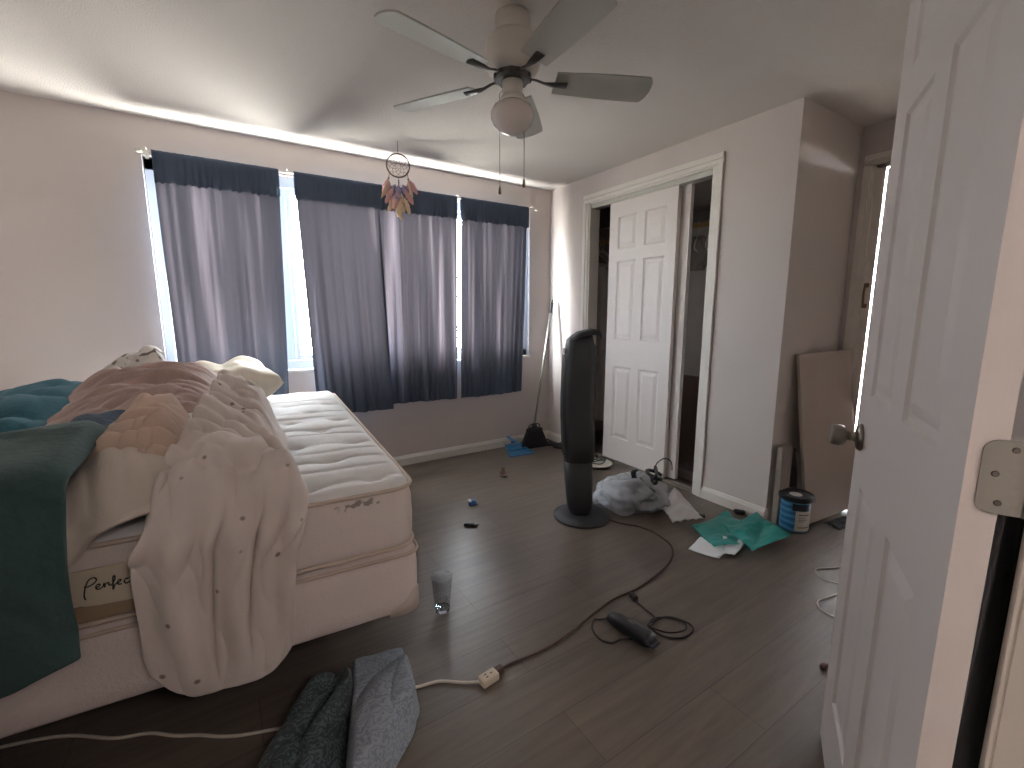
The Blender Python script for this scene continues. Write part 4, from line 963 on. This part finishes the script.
def crumple(name, c, rad, seed, m, amp, freq, sub=5, flat=.25, rz=0, parent=None):
    bm = bm_new(); bmesh.ops.create_icosphere(bm, subdivisions=sub, radius=1); ca, sa = math.cos(rz), math.sin(rz)
    for v in bm.verts:
        d = v.co.normalized(); o = Vector((seed * 7.1, seed * 3.3, seed * 1.7)); q = d * freq + o
        n = 0; f = 1; a = 1
        for k in range(4):
            n += a * (1 - 2 * abs(mn.noise(q * f))); f *= 2; a *= .5
        r = 1 + amp * (n - .9); p = Vector((d.x * rad[0] * r, d.y * rad[1] * r, d.z * rad[2] * r))
        z = p.z + rad[2] * (1 - flat); z = max(z, .0015 + .002 * abs(mn.noise(q * 3)))
        v.co = Vector((ca * p.x - sa * p.y, sa * p.x + ca * p.y, z)) + Vector(c)
    return obj(name, bm, m, parent, True)
bag = thing('plastic_bag', 'crumpled clear plastic bag stuffed with things beside the tower fan', 'bag', (2.03, 1.80, 0))
crumple('film', (0, 0, 0), (.20, .15, .12), 3, m_bag, .26, 1.2, rz=-.75, parent=bag)
crumple('bag_mouth', (-.05, .15, 0), (.105, .08, .05), 5, m_bag, .3, 1.5, 4, rz=-.5, parent=bag)
crumple('pale_contents', (-.05, .05, .01), (.11, .08, .062), 9, cloth_mat('pale_cloth_bundle', (214, 220, 230), .08), .3, 1.6, 4, rz=-.6, parent=bag)
crumple('grey_contents', (.045, -.045, .012), (.11, .08, .078), 6, cloth_mat('grey_cloth_bundle', (92, 88, 92), .1), .3, 1.6, 4, rz=-.8, parent=bag)
bm = bm_new(); pts = []
for i in range(40):
    t = i * .42; pts.append((2.125 + .062 * math.cos(t) * (1 - .1 * math.sin(t * .37)), 1.715 + .055 * math.sin(t * 1.13), .205 + .030 * math.sin(t * .71) + .0006 * i))
tube(bm, catmull(pts, 4), 0.0105, 6); cb = tag(obj('cable_bundle', bm, mat('black_rubber', (26, 25, 30), .5), None, True), 'bundle of black cable on top of the plastic bag', 'cable')
bm = bm_new(); tube(bm, catmull([(2.115, 1.72, .25), (2.13, 1.705, .30), (2.17, 1.685, .325), (2.205, 1.665, .30), (2.21, 1.66, .25)], 6), .0036, 6); obj('loose_loop', bm, mat('black_rubber', (26, 25, 30)), cb, True)
bm = bm_new(); R = []
for p, w, a in zip(catmull([(1.985, 1.745, .13), (1.995, 1.75, .175), (2.0, 1.765, .215), (2.005, 1.775, .245), (2.03, 1.77, .255)], 4), [.026, .027, .028, .028, .027, .025, .02, .019, .02, .021, .022, .022, .021, .02, .017, .013, .008], range(17)):
    R.append([p + Vector((math.cos(t) * w, math.sin(t) * w * .55, math.sin(t) * w * .3)) for t in [2 * PI * k / 10 for k in range(10)]])
loft(bm, R); tag(obj('flashlight', bm, mat('black_rubber', (26, 25, 30)), None, True), 'short black curved grip sticking up at the left of the plastic bag', 'tool').name = 'tool_grip'

# ------------------------------------------------------------------ papers, teal film
def sheet(name, corners, m, label, cat, seed, n=15, amp=.006, z0=.002, solid=.0008, fold=None, group=None):
    c = [Vector((*p, 0)) for p in corners]; G = np.zeros((n, n, 3))
    for i in range(n):
        for j in range(n):
            u, v = i / (n - 1), j / (n - 1); p = c[0].lerp(c[1], u).lerp(c[3].lerp(c[2], u), v)
            z = z0 + amp * (1 + mn.noise(Vector((u * 2.3 + seed, v * 2.3, seed * .7)))) * (.3 + .7 * abs(2 * u - 1) * abs(2 * v - 1) + .5 * abs(mn.noise(Vector((u * 5, v * 5, seed)))))
            if fold: z += fold(u, v)
            G[i, j] = (p.x, p.y, max(z, .0012))
    return tag(grid_mesh(name, G, m, None, solid=solid), label, cat, group)
m_pap = mat('white_paper', (244, 244, 246), .8, bump=.1, bscale=40)
sheet('paper_sheet', [(1.892, 1.299), (1.93, 1.155), (2.10, 1.19), (2.06, 1.345)], m_pap, 'white sheet of paper flat on the floor before the teal film', 'paper', 2, fold=lambda u, v: .012 * max(0, u - .7))
sheet('paper_sheet', [(1.985, 1.165), (2.01, 1.125), (2.19, 1.17), (2.135, 1.265)], m_pap, 'folded white paper overlapping the flat sheet beside the teal film', 'paper', 4, z0=.009, fold=lambda u, v: .015 * abs(v - .5))
m_teal = bpy.data.materials.new('teal_plastic_film'); m_teal.use_nodes = True; b = m_teal.node_tree.nodes['Principled BSDF']; b.inputs['Base Color'].default_value = lin((52, 172, 166)); b.inputs['Roughness'].default_value = .3; b.inputs['Alpha'].default_value = .62
tl = sheet('plastic_film', [(2.0, 1.23), (2.10, 1.43), (2.42, 1.42), (2.29, 1.11)], m_teal, 'crumpled translucent teal plastic film on the floor', 'film', 7, n=25, amp=.018, z0=.004, fold=lambda u, v: .018 * abs(math.sin(5 * u + 2 * v)) * v)
sheet('plastic_film', [(2.06, 1.07), (2.17, 1.29), (2.48, 1.28), (2.40, 1.05)], m_teal, 'smaller teal plastic film in front of the blue tub', 'film', 9, n=25, amp=.02, z0=.026, fold=lambda u, v: .022 * abs(math.sin(4 * u - 3 * v)))
# crumpled white paper against the bag
G = np.zeros((17, 17, 3))
for i in range(17):
    for j in range(17):
        u, v = i / 16, j / 16; z = .15 * max(0, 1 - 1.5 * abs(u - .45)) * max(0, 1 - 1.0 * v) + .02 * abs(mn.noise(Vector((u * 4, v * 4, 1)))); G[i, j] = (2.12 + .20 * u - .05 * v, 1.66 - .13 * v - .06 * u, z + .002)
tag(grid_mesh('crumpled_paper', G, m_pap, None, solid=.001), 'crumpled white paper standing up right of the plastic bag', 'paper')
bm = bm_new(); box(bm, (-.03, -.013, 0), (.03, .013, .014), .004)
o = tag(obj('matchbox', bm, mat('dark_box', (40, 38, 44), .5)), 'small dark box between crumpled paper and teal film', 'box'); o.location = (2.275, 1.50, .001); o.rotation_euler.z = -.9
bm = bm_new(); loft(bm, [[Vector((xx, p.x, .015 + p.y)) for p in rrect(w_, h_, h_ * .4, 0, 3)] for xx, w_, h_ in ((-.03, .018, .016), (-.02, .028, .024), (.02, .03, .026), (.032, .02, .018))])
o = tag(obj('computer_mouse', bm, m_dark, None, True), 'small black object against the baseboard above the teal film', 'gadget'); o.name = 'charger_plug'; o.location = (2.505, 1.395, .001); o.rotation_euler.z = -1.1
bm = bm_new(); loft(bm, [[Vector((xx, p.x, .01 + p.y)) for p in rrect(w_, h_, h_ * .4, 0, 3)] for xx, w_, h_ in ((-.015, .012, .012), (-.008, .02, .018), (.008, .02, .018), (.015, .012, .012))])
o = tag(obj('bottle_cap', bm, mat('red_brown_leather', (84, 56, 48)), None, True), 'tiny reddish bit on the floor beside the open door', 'rubbish'); o.name = 'plastic_bit'; o.location = (1.61, .565, .001)

# ------------------------------------------------------------------ alcove: tub, board, scraps
can = thing('plastic_tub', 'blue and white tub with a black lid at the wall corner', 'tub', (2.598, 1.135, 0), -.6)
bm = bm_new(); lathe(bm, [(0, .001), (.066, .001), (.070, .006), (.071, .02), (.071, .165), (.068, .172), (0, .172)], 48)
o = obj('tub_body', bm, mat('tub_blue', (48, 116, 168), .35), can, True)
m_tb = mat('tub_blue', (48, 116, 168)); nt = m_tb.node_tree; b = nt.nodes['Principled BSDF']; tc = [n for n in nt.nodes if n.type == 'TEX_COORD'][0]
wv = nt.nodes.new('ShaderNodeTexWave'); wv.bands_direction = 'Z'; wv.inputs['Scale'].default_value = 9; wv.inputs['Distortion'].default_value = 3; wv.inputs['Detail'].default_value = 1
r = nt.nodes.new('ShaderNodeValToRGB'); r.color_ramp.elements[0].color = lin((38, 92, 142)); r.color_ramp.elements[1].color = lin((84, 150, 188)); r.color_ramp.elements.new(.55).color = lin((48, 116, 168))
nt.links.new(tc.outputs['Object'], wv.inputs['Vector']); nt.links.new(wv.outputs['Fac'], r.inputs[0]); nt.links.new(r.outputs[0], b.inputs['Base Color'])
bm = bm_new(); lathe(bm, [(0, .174), (.083, .174), (.0855, .178), (.0855, .198), (.082, .203), (.07, .203), (.068, .199), (0, .199)], 48)
for k in range(48):
    a = 2 * PI * k / 48; box(bm, (.0845, -.002, .178), (.0868, .002, .197), 0, 1, Matrix.Rotation(a, 4, 'Z'))
obj('lid', bm, mat('tub_lid_black', (30, 30, 32), .4), can)
bm = bm_new(); lathe(bm, [(0, .1995), (.03, .1995), (.031, .201), (0, .2015)], 24, (-.01, -.01, 0)); obj('lid_sticker', bm, mat('white_sticker', (206, 206, 202), .5), can)
def wrap(a0, a1, z0, z1, rad, n=16):
    bm = bm_new(); A = []; 
    for k in range(n + 1):
        a = a0 + (a1 - a0) * k / n; A.append([bm.verts.new((rr_ * math.cos(a), rr_ * math.sin(a), zz)) for rr_, zz in ((rad, z0), (rad, z1), (rad + .0008, z1), (rad + .0008, z0))])
    for p, q in zip(A, A[1:]):
        for t in range(4): bm.faces.new((p[t], p[(t + 1) % 4], q[(t + 1) % 4], q[t]))
    bm.faces.new(A[0]); bm.faces.new(A[-1][::-1]); return bm
obj('white_label', wrap(-2.05, -.65, .012, .125, .0712), mat('label_grey_white', (196, 194, 188), .5), can)
obj('dark_label', wrap(-2.3, -1.0, .125, .164, .0712), mat('label_navy', (36, 40, 54), .5), can)
for k, z in enumerate((.10, .085, .075, .065, .03)):
    obj('printed_line', wrap(-1.85, -1.85 + (.8, .5, .65, .4, .9)[k], z, z + (.008, .004, .004, .004, .006)[k], .0721), mat('grey_print', (120, 118, 116), .6), can)

m_brd = mat('pale_board', (172, 158, 149), .75, bump=.2, bscale=8, var=.06, vscale=4, stretch=(1, 1, .3))
tilt = math.atan2(.125, .97)
bm = bm_new(); box(bm, (-.26, -.009, 0), (.26, .009, .965), .002, 1)
bd = tag(obj('plywood_sheet', bm, m_brd), 'pale wooden board leaning against the alcove wall', 'board'); bd.matrix_world = Matrix.Translation((2.945, 1.088, .006)) @ Matrix.Rotation(-.10, 4, 'Z') @ Matrix.Rotation(-tilt, 4, 'X') @ Matrix.Rotation(math.radians(-1.2), 4, 'Y')
bm = bm_new(); box(bm, (-.055, -.016, 0), (.055, .016, .445), .003, 1)
for k in range(5): box(bm, (-.05 + k * .021, -.0185, .02), (-.038 + k * .021, -.016, .44), .001, 1)
sl = tag(obj('timber_offcut', bm, mat('weathered_timber', (150, 138, 130), .85, bump=.6, bscale=20, var=.2, vscale=10, stretch=(6, 6, .6))), 'short weathered grey timber offcut standing behind the tub', 'timber'); sl.matrix_world = Matrix.Translation((2.612, 1.222, .001)) @ Matrix.Rotation(.0, 4, 'Z')
bm = bm_new(); tube(bm, catmull([(2.690, 1.205, .0), (2.688, 1.205, .12), (2.688, 1.21, .25), (2.692, 1.215, .34), (2.692, 1.217, .42)], 6), [.012 + .018 * abs(math.sin(i * .12 + .5)) for i in range(25)], 10)
tag(obj('umbrella', bm, mat('black_brown_cloth', (42, 34, 34), .8, bump=.4), None, True), 'folded dark umbrella standing between timber offcut and leaning board', 'umbrella')
G = np.zeros((14, 22, 3))
for i in range(14):
    for j in range(22):
        u, v = i / 13, j / 21; G[i, j] = (2.79 + .20 * v - .02 * u, 1.065 - .09 * u - .02 * v, .004 + .022 * abs(mn.noise(Vector((u * 3, v * 5, 9)))) * math.sin(PI * u) ** .5)
tag(grid_mesh('dust_cloth', G, cloth_mat('slate_cloth', (62, 66, 70), .1), None, solid=.004, sub=1), 'small dark grey rag on the floor below the leaning board', 'rag')

# ------------------------------------------------------------------ grey patterned cloths on the floor by the bed
m_pais = cloth_mat('pale_grey_paisley', (150, 157, 166), .04, 'paisley', (128, 135, 146), bump=.2)
m_pdk = cloth_mat('dark_grey_paisley', (58, 66, 68), .1, 'paisley', (84, 94, 98), bump=.3)
fz = lambda a, b: 0 * a
patch('bed_sheet', [(.13, .90), (.40, 1.11), (.435, 1.33), (.25, 1.40)], m_pais, 'pale grey paisley sheet crumpled on the floor by the bed foot', 'sheet',
      [(.85, .70, .16, .040), (.95, .40, .07, .014)], lift=.040, nu=90, nv=90, lumps=[(.33, 1.18, .10, .16, .045, -.6)], seed=21, base=fz, ground=.004, local=False, taper=.05, solid=.004, wob=.015)
patch('lining_cloth', [(-.14, .96), (.17, 1.02), (.30, 1.36), (.08, 1.36)], m_pdk, 'dark charcoal paisley cloth bunched left of the pale grey sheet', 'cloth',
      [(.9, .30, .10, .045), (.5, .16, .05, .024)], lift=.02, nu=90, nv=90, lumps=[(.17, 1.26, .07, .09, .04, 0)], seed=25, base=fz, ground=.004, local=False, taper=.06, solid=.004, wob=.05)

# added black sheet for the shade in the gap behind the open door
nu, nv = 40, 60
U, V = np.meshgrid(np.linspace(0, 1, nu), np.linspace(0, 1, nv), indexing='ij')
X = np.stack([.81 + .21 * U - .01 * np.sin(3 * V), YD + .030 + .012 * np.sin(2 * PI * 2.3 * U + 1.5 * V) * (.3 + V) , .955 - .75 * V - .02 * U], -1)
coat = thing('gap_shade_sheet', 'added black sheet standing for the shade behind the open door', 'shade sheet', (0, 0, 0))
grid_mesh('shade_sheet', X, mat('gap_shade_black', (24, 23, 25), .9), coat, solid=.006)
bm = bm_new(); box(bm, (.90, YD + .0005, .96), (.93, YD + .005, 1.02), .001); tube(bm, catmull([(.915, YD + .004, .99), (.915, YD + .03, .975), (.915, YD + .042, .99)], 5), .004, 8); obj('sheet_hook', bm, m_chrome, coat)  # hook added along with the shade sheet
# ------------------------------------------------------------------ closet contents
bm = bm_new(); tube(bm, [(2.90, 1.405, 1.80), (2.90, 3.29, 1.80)], .016, 16); tag(obj('closet_rail', bm, mat('yellow_pine', (176, 144, 84), .55, var=.1, stretch=(20, 1, 20)), None, True), 'yellow wooden hanging rail inside the closet', 'rail')
bm = bm_new(); box(bm, (2.88, 1.402, 1.90), (3.258, 3.295, 1.918), .002, 1); tag(obj('closet_shelf', bm, mat('closet_shelf_paint', (150, 140, 132), .7)), 'plain shelf above the hanging rail inside the closet', 'shelf')
m_hang = mat('hanger_white', (206, 200, 194), .4)
def hanger_bm(y, r=.0042, tw=0):
    bm = bm_new(); rot = Matrix.Translation((2.90, y, 1.80)) @ Matrix.Rotation(tw, 4, 'Z')
    hook = [(.0, 0, -.07), (0, 0, -.04), (.012, 0, -.024), (.0245, 0, 0), (.017, 0, .017), (0, 0, .0245), (-.017, 0, .017), (-.023, 0, .004)]
    tube(bm, [rot @ Vector(p) for p in catmull(hook, 5)], .0024, 8)
    body = [(0, 0, -.07), (.06, 0, -.09), (.15, 0, -.135), (.19, 0, -.165), (.185, 0, -.182), (.15, 0, -.184), (0, 0, -.184), (-.15, 0, -.184), (-.185, 0, -.182), (-.19, 0, -.165), (-.15, 0, -.135), (-.06, 0, -.09)]
    tube(bm, [rot @ Vector(p) for p in catmull(body, 4, True)], r, 8, closed=True); return bm
for y, tw, lab in ((3.02, .2, 'white plastic hanger in the left closet gap, nearest the door edge'), (3.07, -.15, 'white plastic hanger in the left closet gap, middle of three'), (3.125, .1, 'white plastic hanger in the left closet gap, farthest from the door'), (2.07, .5, 'white hanger in the right closet gap inside clear film'), (1.985, .5, 'white hanger hanging alone in the right closet gap')):
    b = hanger_bm(y, tw=tw)
    tag(obj('coat_hanger', b, m_hang, None, True), lab, 'hanger', 'white hangers on the closet rail')
m_film = bpy.data.materials.new('thin_clear_film'); m_film.use_nodes = True; b = m_film.node_tree.nodes['Principled BSDF']; b.inputs['Base Color'].default_value = lin((190, 186, 186)); b.inputs['Roughness'].default_value = .25; b.inputs['Alpha'].default_value = .4
o = crumple('garment_film', (2.90, 2.075, 1.485), (.05, .095, .115), 8, m_film, .35, 1.6, 4, flat=0); tag(o, 'small clear plastic film bunched on a hanger in the right closet gap', 'plastic film')
# long dark coat hung in the left gap
R = []
for z, w_, d_ in ((.22, .36, .16), (.24, .36, .16), (.6, .33, .14), (1.0, .30, .12), (1.35, .30, .11), (1.5, .32, .09), (1.56, .26, .07), (1.60, .11, .05)):
    R.append([Vector((2.86 + (p.x) * .45 * (1 + .12 * math.sin(7 * p.y * 9 + z)) , 3.02 + p.y * 1.5 + .010 * math.sin(40 * p.x + 2 * z), z)) for p in rrect(w_, d_, d_ * .4, 0, 5)])
bm = bm_new(); loft(bm, R); tag(obj('garment_bag', bm, cloth_mat('charcoal_coat_cloth', (188, 180, 178), .08), None, True), 'long grey garment bag hanging in the left closet gap', 'garment bag')
bm = bm_new(); box(bm, (-.012, -.17, 0), (.012, .17, .70), .003, 1); 
o = tag(obj('wood_board', bm, mat('dark_brown_board', (128, 110, 102), .7, var=.08)), 'dark brown board leaning inside the right closet gap', 'board'); o.matrix_world = Matrix.Translation((3.02, 2.20, .001)) @ Matrix.Rotation(.12, 4, 'Y')
bm = bm_new(); box(bm, (2.72, 1.62, .001), (2.98, 2.02, .055), .006); 
sb = tag(obj('storage_box', bm, mat('grey_card', (128, 120, 116), .8)), 'low grey box on the closet floor behind the right casing', 'box')
bm = bm_new(); box(bm, (2.715, 1.615, .0555), (2.985, 2.025, .075), .004); obj('lid', bm, mat('grey_card_lid', (140, 132, 128), .8), sb)
# ------------------------------------------------------------------ light
W = bpy.data.worlds.new('World'); bpy.context.scene.world = W; W.use_nodes = True; nt = W.node_tree; bg = nt.nodes['Background']
tc = nt.nodes.new('ShaderNodeTexCoord'); sp = nt.nodes.new('ShaderNodeSeparateXYZ'); r = nt.nodes.new('ShaderNodeValToRGB')
ma = nt.nodes.new('ShaderNodeMath'); ma.operation = 'MULTIPLY_ADD'; ma.inputs[1].default_value = .5; ma.inputs[2].default_value = .5
nt.links.new(tc.outputs['Generated'], sp.inputs[0]); nt.links.new(sp.outputs['Z'], ma.inputs[0]); nt.links.new(ma.outputs[0], r.inputs[0]); nt.links.new(r.outputs[0], bg.inputs[0])
cr = r.color_ramp; cr.elements[0].position = 0; cr.elements[0].color = (.62, .60, .56, 1); cr.elements[1].position = 1; cr.elements[1].color = (1.0, 1.0, 1.0, 1)
e = cr.elements.new(.48); e.color = (.78, .76, .72, 1); e = cr.elements.new(.52); e.color = (.80, .86, .95, 1)
bg.inputs[1].default_value = 110
def portal(name, loc, rot, sx, sy):
    l = bpy.data.lights.new(name, 'AREA'); l.shape = 'RECTANGLE'; l.size = sx; l.size_y = sy; l.cycles.is_portal = True
    o = bpy.data.objects.new(name, l); C.objects.link(o); o.location = loc; o.rotation_euler = rot; return o
portal('window_portal', ((WX0 + WX1) / 2, YB + .12, (WZ0 + WZ1) / 2), (-PI / 2, 0, 0), WX1 - WX0, WZ1 - WZ0)
hl = bpy.data.lights.new('hall_lamp', 'AREA'); hl.shape = 'DISK'; hl.size = .35; hl.energy = 10; hl.color = (1, .94, .91)
o = bpy.data.objects.new('hall_lamp', hl); C.objects.link(o); o.location = (.5, -1.3, H - .06)
o = thing('hall_ceiling_lamp', 'flush round ceiling lamp in the hall behind the doorway', 'lamp', (.5, -1.3, H)); bm = bm_new(); lathe(bm, [(0, 0), (.2, 0), (.2, -.02), (.19, -.025), (.18, -.02), (0, -.02)], 32); obj('lamp_base', bm, m_white, o)

# ------------------------------------------------------------------ camera
cam = bpy.data.cameras.new('Camera'); cam.sensor_width = 36; cam.sensor_fit = 'HORIZONTAL'; cam.lens = 448.885 / 1024 * 36; cam.clip_start = .02
co = bpy.data.objects.new('Camera', cam); C.objects.link(co)
yaw, pitch, roll = .5702, .1568, -.0005
f = Vector((math.sin(yaw) * math.cos(pitch), math.cos(yaw) * math.cos(pitch), -math.sin(pitch))); rt = Vector((math.cos(yaw), -math.sin(yaw), 0)); up = rt.cross(f)
M = Matrix((rt, up, -f)).transposed().to_4x4(); M.translation = (0, 0, 1.186); co.matrix_world = M
sc = bpy.context.scene; sc.camera = co
sc.view_settings.view_transform = 'Standard'; sc.view_settings.look = 'None'; sc.view_settings.gamma = 1; sc.view_settings.use_curve_mapping = False; sc.view_settings.exposure = .03
sc.cycles.max_bounces = 10; sc.cycles.diffuse_bounces = 6; sc.cycles.transparent_max_bounces = 12; sc.cycles.use_denoising = True; sc.cycles.sample_clamp_indirect = 8
